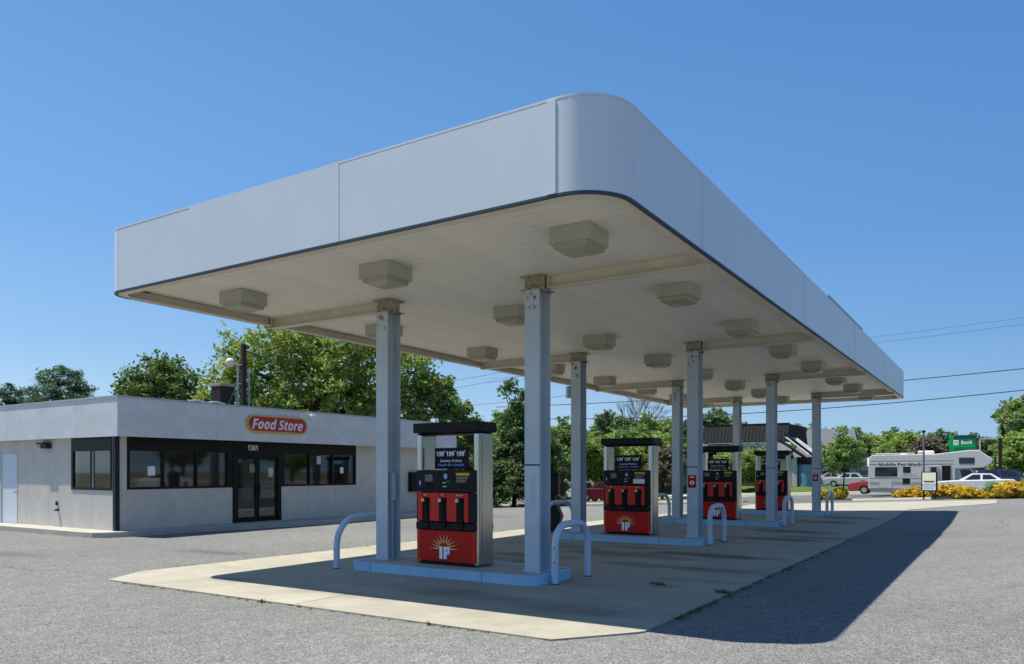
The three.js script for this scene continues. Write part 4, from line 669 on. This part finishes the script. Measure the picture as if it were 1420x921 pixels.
{
  const t = thing('corner_store', 'low store with dark ribbed fascia and red end behind the pickup truck', 'store', -31.2, 0.15, 73);
  mesh('wall', bx(5.4, 2.4, 6, 0, 0, 3.4), M(0.42, 0.26, 0.17, { map: TEX.plaster }), t); mesh('fascia', bx(6.6, 1.15, 0.3, 0, 2.4, 0.1), MAT.mansard, t); for (let k = 0; k < 18; k++) mesh('rib', bx(0.06, 1.15, 0.04, -3.1 + k * 0.36, 2.4, -0.07), MAT.brownMetal, t);
  mesh('red_end', bx(0.7, 0.9, 0.34, -3.7, 2.3, 0.1), M(0.4, 0.03, 0.03), t); mesh('pillar', bx(0.8, 2.4, 0.5, -1.3, 0, 0.0), M(0.6, 0.58, 0.54), t); mesh('pillar', bx(0.8, 2.4, 0.5, -3.9, 0, 0.0), M(0.66, 0.65, 0.62), t); mesh('roof', bx(3.4, 0.7, 4, -1.2, 3.56, 3), M(0.3, 0.3, 0.34), t);
}
{
  const t = thing('tan_shed', 'low pale shed roof behind the parked sedan', 'shed', -1.2, 0.15, 100);
  mesh('wall', bx(14, 2.2, 6, -3, 0, 3), M(0.55, 0.53, 0.5), t); mesh('roof', polyGeo([[-10.4, 2.2, -0.5], [4.4, 2.2, -0.5], [4.4, 3.4, 3.2], [-10.4, 3.4, 3.2], [-10.4, 2.2, 6.6], [4.4, 2.2, 6.6]], [[0, 1, 2, 3], [3, 2, 5, 4]]), M(0.42, 0.37, 0.32), t);
}
// ---------------------------------------------------------------- signs, poles, wires
{
  const t = thing('bank_sign', 'tall green roadside bank sign lettered TD Bank beyond the camper van', 'sign', 5.0, 0.15, 99.5, -0.25);
  mesh('post', cyl(0.16, 0.16, 4.0, 0, 0, 0), MAT.brownMetal, t);
  const g = printed(512, 320, (x, w, h) => { x.fillStyle = '#0d7a44'; x.fillRect(0, 0, w, h); x.fillStyle = '#12a35c'; x.fillRect(0, 0, 96, h); x.fillRect(96, 190, w - 96, 40); x.fillStyle = '#1a4a44'; x.fillRect(96, 0, w - 96, 70); x.fillStyle = '#f2f6f2'; x.fillRect(88, 92, 100, 92); x.fillStyle = '#0d7a44'; x.font = 'bold 74px sans-serif'; x.textAlign = 'center'; x.fillText('TD', 138, 164, 86); x.fillStyle = '#f2f6f2'; x.font = 'bold 92px sans-serif'; x.fillText('Bank', 340, 172, 260); });
  const b = mesh('cabinet', rb(3.0, 2.1, 0.4, 0, 3.9, 0, 0.02), M(0.02, 0.2, 0.1), t); mesh('face_print', plate(2.96, 2.06, 0, 3.92, -0.204), g, b, true);
}
{
  const t = thing('sign_frame', 'empty pale sign frame beside a dark post at the right edge', 'sign frame', 8.3, 0.2, 62.5, 0.1);
  mesh('frame', [bx(1.4, 0.1, 0.1, 0, 4.1, 0), bx(0.1, 1.5, 0.1, -0.65, 2.7, 0), bx(1.4, 0.06, 0.06, 0, 2.65, 0)], M(0.6, 0.6, 0.56), t); mesh('post', rb(0.26, 4.2, 0.26, 0.75, 0, 0, 0.02), MAT.brownMetal, t); mesh('post', rb(0.12, 2.7, 0.12, 0.4, 0, 0, 0.01), MAT.brownMetal, t);
}
{
  const t = thing('street_lamp', 'slim dark lamp post behind the small roadside sign', 'lamp post', 5.2, 0.06, 42.3);
  mesh('pole', cyl(0.07, 0.05, 4.0, 0, 0, 0), M(0.16, 0.17, 0.18, { roughness: 0.5 }), t); mesh('lamp_head', rb(0.2, 0.14, 0.2, 0, 4.0, 0, 0.04), MAT.blackMatte, t);
}
{
  const t = thing('roadside_sign', 'small framed cream and white sign standing in the yellow shrubs', 'sign', 5.72, 0.1, 39.35, -0.35);
  for (const x of [-0.32, 0.32]) mesh('post', bx(0.06, 0.62, 0.06, x, 0, 0), MAT.black, t);
  const f = mesh('frame', rb(0.86, 1.1, 0.1, 0, 0.5, 0, 0.01), MAT.black, t);
  const c = printed(256, 320, (x, w, h) => { x.fillStyle = '#e6e2cc'; x.fillRect(0, 0, w, h); x.strokeStyle = '#2c2c24'; x.lineWidth = 9; x.beginPath(); x.moveTo(30, 176); for (let k = 0; k < 13; k++) x.quadraticCurveTo(38 + k * 15, k % 3 ? 136 : 118, 46 + k * 15, 172 + (k % 2) * 6); x.stroke(); x.fillStyle = '#1c1c1c'; x.fillRect(0, 216, w, 10); x.fillStyle = '#c6d0ea'; x.fillRect(0, 226, w, h); x.fillStyle = '#8898c4'; x.fillRect(20, 256, 210, 12); x.fillRect(30, 284, 180, 10); });
  mesh('face_print', plate(0.74, 1.0, 0, 0.55, -0.054), c, f, true);
}
function wire(label, a, b, sag, r = 0.022) { const p = []; for (let k = 0; k <= 24; k++) { const u = k / 24; p.push([lerp(a[0], b[0], u), lerp(a[1], b[1], u) - sag * 4 * u * (1 - u), lerp(a[2], b[2], u)]); } tag(mesh('power_line', tube(p, r, 5, 48), MAT.wire), label, 'power line', 'overhead power lines'); }
wire('upper black service wire leaving the far end of the canopy to the right', [-28, 7.3, 45.5], [26, 9.0, 45.5], 0.7, 0.028);
wire('lower black wire crossing low behind the columns to the right edge', [-28, 6.4, 47], [26, 8.3, 47], 1.2, 0.03);
wire('thin high wire, upper of the faint pair right of the canopy', [-30, 9.9, 46.3], [28, 12.3, 46.3], 0.5, 0.009);
wire('thin high wire, lower of the faint pair right of the canopy', [-30, 9.7, 46.9], [28, 12.0, 46.9], 0.55, 0.009);
wire('thin upper wire left of the near column, rising to the right', [-60, 8.6, 44], [-21, 11.0, 46], 0.5, 0.014);
wire('thin middle wire left of the near column, rising to the right', [-60, 8.0, 44.4], [-21, 10.4, 46], 0.55, 0.014);
wire('lower thin wire left of the near column above the hedge', [-60, 7.3, 44.6], [-21, 8.0, 46], 0.3, 0.016);
{
  const t = thing('utility_pole', 'wooden utility pole with a transformer behind the second left column', 'utility pole', -20.6, G(-20.6, 46) - 0.1, 46);
  mesh('pole', cyl(0.16, 0.11, 11.4, 0, 0, 0, 10), MAT.wood, t); mesh('crossarm', bx(2.2, 0.12, 0.1, 0, 10.9, -0.14), MAT.wood, t); mesh('transformer', cyl(0.28, 0.28, 0.95, -0.48, 8.9, 0, 14), M(0.2, 0.21, 0.22, { roughness: 0.6 }), t); for (const x of [-1, -0.4, 0.4, 1]) mesh('insulator', cyl(0.04, 0.05, 0.14, x, 11.02, -0.14, 8), MAT.galv, t);
}
{
  const t = thing('leaning_post', 'thin leaning yellow post by the street behind the near column', 'post', -21.4, G(-21.4, 44.6) - 0.05, 44.6);
  mesh('post', rod([0, 0, 0], [0.5, 4.4, 0], 0.05, 0.045), M(0.45, 0.42, 0.16), t); mesh('sign_board', bx(0.7, 0.5, 0.04, 0.1, 3.9, -0.08), M(0.08, 0.12, 0.12), t);
}
// ---------------------------------------------------------------- trees and shrubs
const leafMat = M(1, 1, 1, { vertexColors: true, roughness: 0.85, transmission: 0.45, thickness: 0, specularIntensity: 0.5 });
// blobs: [x, y, D, rx, ry, rz]; leaves gather in clumps, clumps in blobs
function crown(seed, blobs, clumps, per, leaf, spread, tone, opt = {}) {
  const r = rng32(seed), pos = [], nor = [], col = [], idx = []; const gs = () => (r() + r() + r() + r() - 2) * 0.9;
  const wts = blobs.map((b) => b[3] * b[4] * b[5]), sum = wts.reduce((a, b) => a + b, 0);
  for (let c = 0; c < clumps; c++) {
    let k = 0, w = r() * sum; while (k < blobs.length - 1 && w > wts[k]) w -= wts[k++];
    const b = blobs[k], th = r() * 6.283, ph = Math.acos(2 * r() - 1), q = Math.pow(r(), opt.shell ?? 0.42);
    const C = [b[0] + b[3] * q * Math.sin(ph) * Math.cos(th), b[1] + b[4] * q * Math.cos(ph), b[2] + b[5] * q * Math.sin(ph) * Math.sin(th)];
    const sp = spread * (0.6 + 0.8 * r()), ct = 0.75 + 0.5 * r(), hue = r();
    for (let l = 0; l < per; l++) {
      const x = C[0] + gs() * sp, y = C[1] + gs() * sp * (opt.flat ?? 0.75), d = C[2] + gs() * sp, s = leaf * (0.6 + 0.8 * r());
      const n = new THREE.Vector3(r() - 0.5, r() * 0.9 - 0.1, r() - 0.5).normalize(), u = new THREE.Vector3(r() - 0.5, r() - 0.5, r() - 0.5).cross(n).normalize(), v = n.clone().cross(u), wd = opt.narrow ?? 0.55;
      const i = pos.length / 3, z = -d;
      pos.push(x - u.x * s, y - u.y * s, z - u.z * s, x + v.x * s * wd, y + v.y * s * wd, z + v.z * s * wd, x + u.x * s, y + u.y * s, z + u.z * s, x - v.x * s * wd, y - v.y * s * wd, z - v.z * s * wd);
      const m = ct * (0.75 + 0.5 * r()), h = (hue - 0.5) * 0.3 + (r() - 0.5) * 0.25;
      for (let e = 0; e < 4; e++) { nor.push(n.x, n.y, n.z); col.push(tone[0] * m * (1 + h), tone[1] * m, tone[2] * m * (1 - h)); }
      idx.push(i, i + 2, i + 1, i, i + 3, i + 2);
    }
  }
  const g = new THREE.BufferGeometry(); g.setAttribute('position', new THREE.Float32BufferAttribute(pos, 3)); g.setAttribute('normal', new THREE.Float32BufferAttribute(nor, 3)); g.setAttribute('color', new THREE.Float32BufferAttribute(col, 3)); g.setIndex(idx); g.userData.done = true; return g;
}
function trunk(seed, blobs, h, r0, limbs = 9, base = 0.25) {
  const r = rng32(seed + 999), list = [rod([0, -0.3, 0], [0.1, h * 0.5, 0.05], r0, r0 * 0.75), rod([0.1, h * 0.5 - 0.05, 0.05], [0, h * 0.9, 0], r0 * 0.75, r0 * 0.15)];
  for (let k = 0; k < limbs; k++) { const b = blobs[k % blobs.length], y0 = h * (base + 0.5 * r()), a = r() * 6.28, q = 0.4 + 0.5 * r(), e = [b[0] + Math.cos(a) * b[3] * q, b[1] + (r() - 0.35) * b[4], b[2] + Math.sin(a) * b[5] * q], m = [e[0] * 0.45, lerp(y0, e[1], 0.6), e[2] * 0.45]; list.push(rod([0.05, y0, 0.02], m, r0 * 0.42, r0 * 0.28, 6), rod(m, e, r0 * 0.28, r0 * 0.07, 6)); }
  return list;
}
function tree(name, label, X, D, o, group) {
  const t = thing(name, label, o.category ?? 'tree', X, G(X, D) - 0.05, D, o.turn ?? 0, group);
  if (o.trunk) mesh('trunk', trunk(o.seed, o.blobs, o.h, o.trunk, o.limbs ?? 9), MAT.bark, t);
  mesh('crown', crown(o.seed, o.blobs, o.clumps, o.per, o.leaf, o.spread, o.tone, o.opt), leafMat, t); return t;
}
const GREEN = [0.075, 0.115, 0.026], DEEP = [0.045, 0.08, 0.022], LIGHT = [0.13, 0.17, 0.03], PINE = [0.035, 0.07, 0.032], YEL = [0.68, 0.5, 0.035];
const canopyBlobs = (seed, R, H, base, n, sq = 0.8) => { const r = rng32(seed), o = []; for (let k = 0; k < n; k++) { const a = k * 2.4 + r(), q = R * (0.25 + 0.5 * r()), y = base + (H - base) * (0.2 + 0.65 * r()); const s = R * (0.35 + 0.25 * r()); o.push([Math.cos(a) * q, y, Math.sin(a) * q, s, s * sq, s]); } o.push([0, base + (H - base) * 0.6, 0, R * 0.6, (H - base) * 0.4, R * 0.6]); return o; };
// behind the store
tree('maple_tree', 'dark round maple tree behind the store roof', -38.6, 20.6, { seed: 1, h: 9.6, trunk: 0.28, blobs: [[0, 7.6, 0, 2.7, 2.2, 2.6], [-2.0, 6.4, 0, 2.1, 1.9, 2], [2.1, 6.6, 0.4, 2.0, 1.9, 2], [0.2, 5.4, 0, 3.4, 1.9, 3], [3.3, 5.4, 0.6, 1.3, 1.5, 1.4], [-3.2, 5.0, 0, 1.3, 1.5, 1.4], [0.6, 8.9, 0, 1.3, 0.9, 1.2]], clumps: 760, per: 34, leaf: 0.14, spread: 0.4, tone: [0.145, 0.222, 0.057] });
tree('maple_tree', 'small dark tree filling in right of the round maple', -35.2, 23.0, { seed: 2, h: 6.8, trunk: 0.18, blobs: [[0, 5.6, 0, 1.5, 1.4, 1.4], [-0.9, 4.6, 0, 1.3, 1.3, 1.3], [1.2, 4.8, 0, 1.2, 1.3, 1.2]], clumps: 130, per: 45, leaf: 0.16, spread: 0.36, tone: [0.145, 0.215, 0.062] });
tree('locust_tree', 'huge light green tree spreading behind the store under the canopy edge', -25.4, 22.2, { seed: 3, h: 11, trunk: 0.4, limbs: 18, blobs: [[-3.2, 9.0, -2.2, 2.4, 1.9, 2.2], [-4.6, 7.0, -3.0, 1.8, 1.8, 2], [-1, 9.6, -1, 2.8, 2.1, 2.4], [1.6, 9.4, 0.6, 2.8, 2.2, 2.6], [4, 8.2, 2.3, 2.6, 2.2, 2.4], [0, 6.6, 0, 4.2, 2.4, 3.4], [3.2, 5.8, 2, 3, 2.1, 2.6], [-2.6, 5.4, -1.6, 2.6, 1.9, 2.4], [5.6, 6.6, 3.4, 1.5, 1.7, 1.6]], clumps: 1250, per: 32, leaf: 0.13, spread: 0.46, tone: [0.287, 0.372, 0.071], opt: { shell: 0.42 } }, 'trees behind the store');
tree('locust_tree', 'drooping leafy branches right of the store behind the first column', -19.0, 26.0, { seed: 4, h: 8.2, trunk: 0.16, limbs: 12, blobs: [[-0.4, 7.4, 0, 1.4, 1.1, 1.3], [0.7, 6.3, 0.3, 1.0, 0.9, 1], [1.6, 5.0, 0.8, 1.1, 0.9, 1], [-1.2, 5.6, -0.3, 0.9, 0.9, 0.9], [0.4, 4.2, 0.3, 1.1, 0.7, 1], [2.3, 4.2, 1.2, 0.9, 0.7, 0.8]], clumps: 150, per: 42, leaf: 0.15, spread: 0.34, tone: [0.184, 0.278, 0.068] }, 'trees behind the store');
const pineBlobs = (H, R, n, base) => { const o = []; for (let k = 0; k < n; k++) { const u = k / (n - 1), y = lerp(base, H - 0.4, u), R2 = R * (1 - 0.78 * u); for (let j = 0; j < 5; j++) { const a = j * 1.257 + k * 0.8; o.push([Math.cos(a) * R2 * 0.62, y + (j % 2) * 0.25, Math.sin(a) * R2 * 0.62, R2 * 0.48, 0.34, R2 * 0.4]); } } return o; };
tree('pine_tree', 'blue green pine tree with layered boughs behind the store, far left', -54.5, 22.2, { seed: 5, h: 10.2, trunk: 0.26, limbs: 4, blobs: pineBlobs(10.5, 6.4, 10, 3.2), clumps: 1300, per: 40, leaf: 0.2, spread: 0.48, tone: [0.105, 0.192, 0.092], opt: { narrow: 0.22, flat: 0.5, shell: 0.6 } }, 'pine trees');
tree('pine_tree', 'pine tree cut off by the left edge of the picture', -62.6, 22.0, { seed: 6, h: 9.8, trunk: 0.26, limbs: 4, blobs: pineBlobs(9.8, 4.6, 9, 3.4), clumps: 800, per: 44, leaf: 0.2, spread: 0.44, tone: [0.093, 0.167, 0.077], opt: { narrow: 0.22, flat: 0.5, shell: 0.6 } }, 'pine trees');
// behind the first pump
tree('cedar_tree', 'tall narrow green tree rising behind the first pump', -24.9, 43.5, { seed: 7, h: 10.2, trunk: 0.2, limbs: 6, blobs: [[-0.4, 9.0, 0, 0.8, 1.6, 0.8], [0.9, 8.4, 0, 0.8, 1.3, 0.8], [0.2, 6.8, 0, 1.7, 1.6, 1.6], [0.2, 4.8, 0, 2.1, 1.9, 2], [0, 2.8, 0, 2.3, 2.0, 2.2]], clumps: 330, per: 46, leaf: 0.17, spread: 0.4, tone: [0.145, 0.232, 0.071] });
tree('broadleaf_tree', 'light green bushy tree left of the tall narrow tree', -30.0, 42.0, { seed: 8, h: 7.4, trunk: 0.2, blobs: canopyBlobs(8, 3.4, 7.4, 1.2, 9), clumps: 330, per: 46, leaf: 0.18, spread: 0.45, tone: [0.290, 0.379, 0.068] });
tree('dark_thicket', 'dark dense thicket along the lot edge behind the first pump', -26.4, 41.0, { category: 'shrub', seed: 9, h: 3.8, trunk: 0.1, blobs: [[-2.8, 2.2, 0, 1.9, 1.8, 1.5], [0, 2.6, 0, 2.1, 2.0, 1.6], [2.6, 2.3, 0.4, 1.9, 1.9, 1.5], [1.2, 1.0, -0.6, 1.8, 1.1, 1], [-1.6, 1.0, -0.5, 2, 1.1, 1]], clumps: 330, per: 44, leaf: 0.16, spread: 0.38, tone: [0.105, 0.167, 0.048], opt: { shell: 0.5 } });
tree('dark_thicket', 'dark dense shrub right of the thicket behind the near column', -21.9, 43.2, { category: 'shrub', seed: 10, h: 5.6, trunk: 0.14, blobs: [[0, 4.0, 0, 1.5, 1.9, 1.4], [-1.1, 2.2, 0, 1.5, 1.8, 1.3], [0.8, 1.6, 0, 1.2, 1.5, 1.2]], clumps: 230, per: 44, leaf: 0.16, spread: 0.38, tone: [0.118, 0.188, 0.053] });
// beyond the street, each from one of four kinds
const kinds = [
  { seed: 21, h: 9.4, trunk: 0.24, blobs: canopyBlobs(21, 4.0, 9.4, 1.6, 10), clumps: 300, per: 38, leaf: 0.26, spread: 0.6, tone: [0.198, 0.289, 0.068] },
  { seed: 22, h: 8.2, trunk: 0.22, blobs: canopyBlobs(22, 4.4, 8.2, 1.2, 10), clumps: 300, per: 38, leaf: 0.26, spread: 0.6, tone: [0.264, 0.366, 0.077] },
  { seed: 23, h: 9.0, trunk: 0.22, blobs: canopyBlobs(23, 3.0, 9.0, 1.0, 9, 1.2), clumps: 260, per: 38, leaf: 0.25, spread: 0.5, tone: [0.132, 0.215, 0.071] },
  { seed: 24, h: 6.0, trunk: 0.18, blobs: canopyBlobs(24, 2.6, 6.0, 1.2, 8), clumps: 190, per: 36, leaf: 0.22, spread: 0.46, tone: [0.184, 0.164, 0.097] },
].map((o) => ({ o, first: null }));
function far(kind, label, X, D, s, turn, name = 'street_tree') {
  const k = kinds[kind]; let t;
  if (!k.first) t = k.first = tree(name, label, X, D, k.o, 'trees beyond the street'); else t = copyOf(k.first, name, label, X, G(X, D) - 0.05, D, turn);
  t.rotation.y = turn; t.scale.set(s, s, s);
}
far(0, 'green tree left of the transformer pole, right of the narrow cedar', -30.6, 62, 0.9, 0.3);
far(1, 'light green tree just right of the transformer pole', -27.8, 66, 0.78, 1.4);
far(1, 'pale tree above the dark fascia of the corner store', -33, 82, 0.85, 2.2);
far(0, 'round green tree behind the second pump', -24.4, 70, 0.86, 4.0);
far(1, 'green tree right of the second pump', -20.8, 66, 0.78, 0.2);
far(3, 'dusky purple tree right of the second pump side', -17.6, 57.8, 0.8, 0.5);
far(2, 'slender tree seen between the second pair of columns', -22.0, 84, 1.0, 2.0);
far(1, 'bright leafy tree in front of the mansard shop, behind the third pump', -14.2, 66.5, 0.5, 3.0);
far(1, 'bright leafy tree in front of the mansard shop window', -11.6, 67.5, 0.52, 1.1);
far(0, 'tree top showing over the grey house roof', -13.5, 106, 0.86, 2.9);
far(0, 'round tree behind the young roadside tree', -8.0, 108, 0.8, 1.2);
far(1, 'light tree left of the camper van, behind the parked cars', -4.4, 112, 0.86, 5.0);
far(1, 'bushy tree above the rear of the camper van', -1.5, 108, 0.84, 0.8);
far(2, 'dark conical tree above the camper van air conditioner', 1.3, 112, 0.78, 2.5);
far(3, 'dusky brown tree over the camper van roof', 0.6, 98, 0.95, 0.2);
far(0, 'dark tree left of the green bank sign', 3.2, 112, 0.72, 3.9);
far(2, 'dark tree right behind the green bank sign', 6.6, 112, 0.72, 4.4);
far(0, 'tall tree at the right edge of the picture', 13.4, 82, 1.02, 0.9);
far(1, 'leafy tree under the tall one at the right edge', 10.6, 70, 0.62, 2.7);
far(2, 'upright tree at the right edge behind the sign post', 10.6, 92, 0.8, 3.3);
far(0, 'tree beyond the right edge, nearest the tall one', 15.5, 74, 0.95, 5.2);
for (const [X, D, sc, kd, label] of [[-78, 62, 1.0, 0, 'green tree far left, hidden low behind the store roof'], [-52, 70, 1.0, 1, 'far light green tree right of the store end'], [-44, 76, 1.05, 0, 'far green tree between the store end and the narrow cedar'], [-38, 92, 1.1, 2, 'far dark tree behind the light green bushy tree'], [-46, 104, 1.1, 0, 'far green tree left of the transformer pole'], [-36, 112, 1.1, 1, 'far pale tree over the corner store'], [-30, 120, 1.1, 0, 'far green tree behind the bare tree'], [-24.5, 118, 1.0, 1, 'far light tree left of the white building'], [-19, 124, 1.0, 2, 'far dark tree behind the mansard shop'], [-10.5, 130, 0.95, 1, 'far light tree right of the grey house'], [-6, 134, 0.92, 0, 'far green tree above the parked cars'], [-0.5, 138, 0.85, 2, 'far dark tree above the camper rear'], [4.2, 138, 0.8, 1, 'far light tree between the camper roof and bank sign'], [9.5, 126, 0.8, 0, 'far green tree right of the bank sign'], [15, 120, 1.05, 2, 'far dark tree at the right picture edge']]) far(kd, label, X, D, sc, X * 1.7, 'distant_tree');
for (const [X, D, sc, kd, label] of [[20, 88, 1.0, 1, 'tree past the right picture edge, first beyond the street'], [27, 96, 1.05, 0, 'tree past the right picture edge, second beyond the street'], [34, 84, 1.0, 2, 'tree past the right picture edge, third beyond the street'], [43, 90, 1.0, 1, 'tree past the right picture edge, farthest along the street']]) far(kd, label, X, D, sc, X * 1.3, 'street_tree');
// east side of the lot, seen mirrored in the store windows
for (const [X, D, sc, kd, label] of [[36, 16, 0.9, 0, 'tree east of the lot, mirrored in the store side windows'], [40, 26, 1.0, 1, 'tree east of the lot, mirrored in the store doors'], [37, 36, 0.9, 0, 'tree east of the lot, mirrored right of the store doors'], [34, 47, 0.9, 1, 'tree by the street east of the lot, mirrored in the last window']]) far(kd, label, X, D, sc, X, 'street_tree');
{ // leafless tree over the second pump
  const t = thing('bare_tree', 'leafless grey branches reaching over the green trees behind the second pump', 'tree', -26.9, 0, 71.5), r = rng32(64), L = [];
  const grow = (p, dir, len, rad, n) => { const e = [p[0] + dir[0] * len, p[1] + dir[1] * len, p[2] + dir[2] * len]; L.push(rod(p, e, rad, rad * 0.7, 4)); if (n) for (let k = 0; k < (n > 2 ? 3 : 4); k++) { const d = new THREE.Vector3(dir[0] + (r() - 0.5) * 0.95, dir[1] + (r() - 0.25) * 0.4, dir[2] + (r() - 0.5) * 0.9).normalize(); grow(e, [d.x, d.y, d.z], len * (0.6 + 0.25 * r()), rad * 0.6, n - 1); } };
  grow([0, -0.2, 0], [0.05, 1, 0], 3.4, 0.16, 5); mesh('branches', L, M(0.17, 0.15, 0.13, { roughness: 1 }), t);
}
tree('young_tree', 'young street tree with a thin trunk behind the small yellow shrub', 0.5, 43.2, { seed: 41, h: 5.0, trunk: 0.05, limbs: 12, blobs: [[0, 2.6, 0, 1.4, 0.9, 1.3], [-0.5, 3.2, 0, 1.0, 0.8, 1], [0.5, 3.4, 0, 0.9, 0.8, 0.9], [-0.1, 4.2, 0, 0.45, 0.6, 0.45], [-0.3, 4.9, 0, 0.18, 0.4, 0.18]], clumps: 170, per: 32, leaf: 0.1, spread: 0.26, tone: [0.198, 0.316, 0.071] });
{ // golden shrubs in the roadside bed
  const spots = [[-0.55, 42.6, 0.85, 'leftmost golden shrub, standing alone under the young tree'], [0.35, 42.9, 0.9, 'second golden shrub beside the lone one under the young tree'], [4.25, 41.0, 0.72, 'golden shrub just left of the small roadside sign'], [4.9, 40.7, 0.9, 'golden shrub hugging the left post of the small sign'], [6.35, 40.3, 1.0, 'largest golden shrub right of the small sign'], [7.05, 40.0, 0.95, 'second golden shrub right of the small sign, below the camper cab'], [7.7, 39.7, 0.8, 'golden shrub in front of the white car'], [8.25, 39.4, 0.6, 'low golden shrub near the right end of the white car'], [9.5, 39.0, 1.1, 'golden shrub at the right edge of the picture'], [10.4, 38.8, 1.1, 'golden shrub beyond the right edge']];
  let first;
  spots.forEach(([X, D, s, label], i) => { let t; if (!first) { t = first = tree('golden_shrub', label, X, D, { category: 'shrub', seed: 51, h: 0.9, trunk: 0.03, limbs: 5, blobs: [[0, 0.5, 0, 0.62, 0.4, 0.55], [-0.35, 0.36, 0, 0.45, 0.34, 0.4], [0.38, 0.34, 0.1, 0.45, 0.34, 0.4]], clumps: 120, per: 26, leaf: 0.07, spread: 0.13, tone: YEL }, 'golden shrubs in the roadside bed'); } else t = copyOf(first, 'golden_shrub', label, X, G(X, D) - 0.03, D, i * 1.7); t.rotation.y = i * 1.7; t.scale.set(s * 1.15, s, s * 1.15); });
  tree('green_shrub', 'blue green shrub between the golden ones in front of the white car', 8.8, 39.7, { category: 'shrub', seed: 52, h: 0.9, trunk: 0.03, limbs: 4, blobs: [[0, 0.5, 0, 0.5, 0.45, 0.45]], clumps: 70, per: 26, leaf: 0.07, spread: 0.14, tone: [0.237, 0.353, 0.145] });
}
renderer.render(scene, camera);
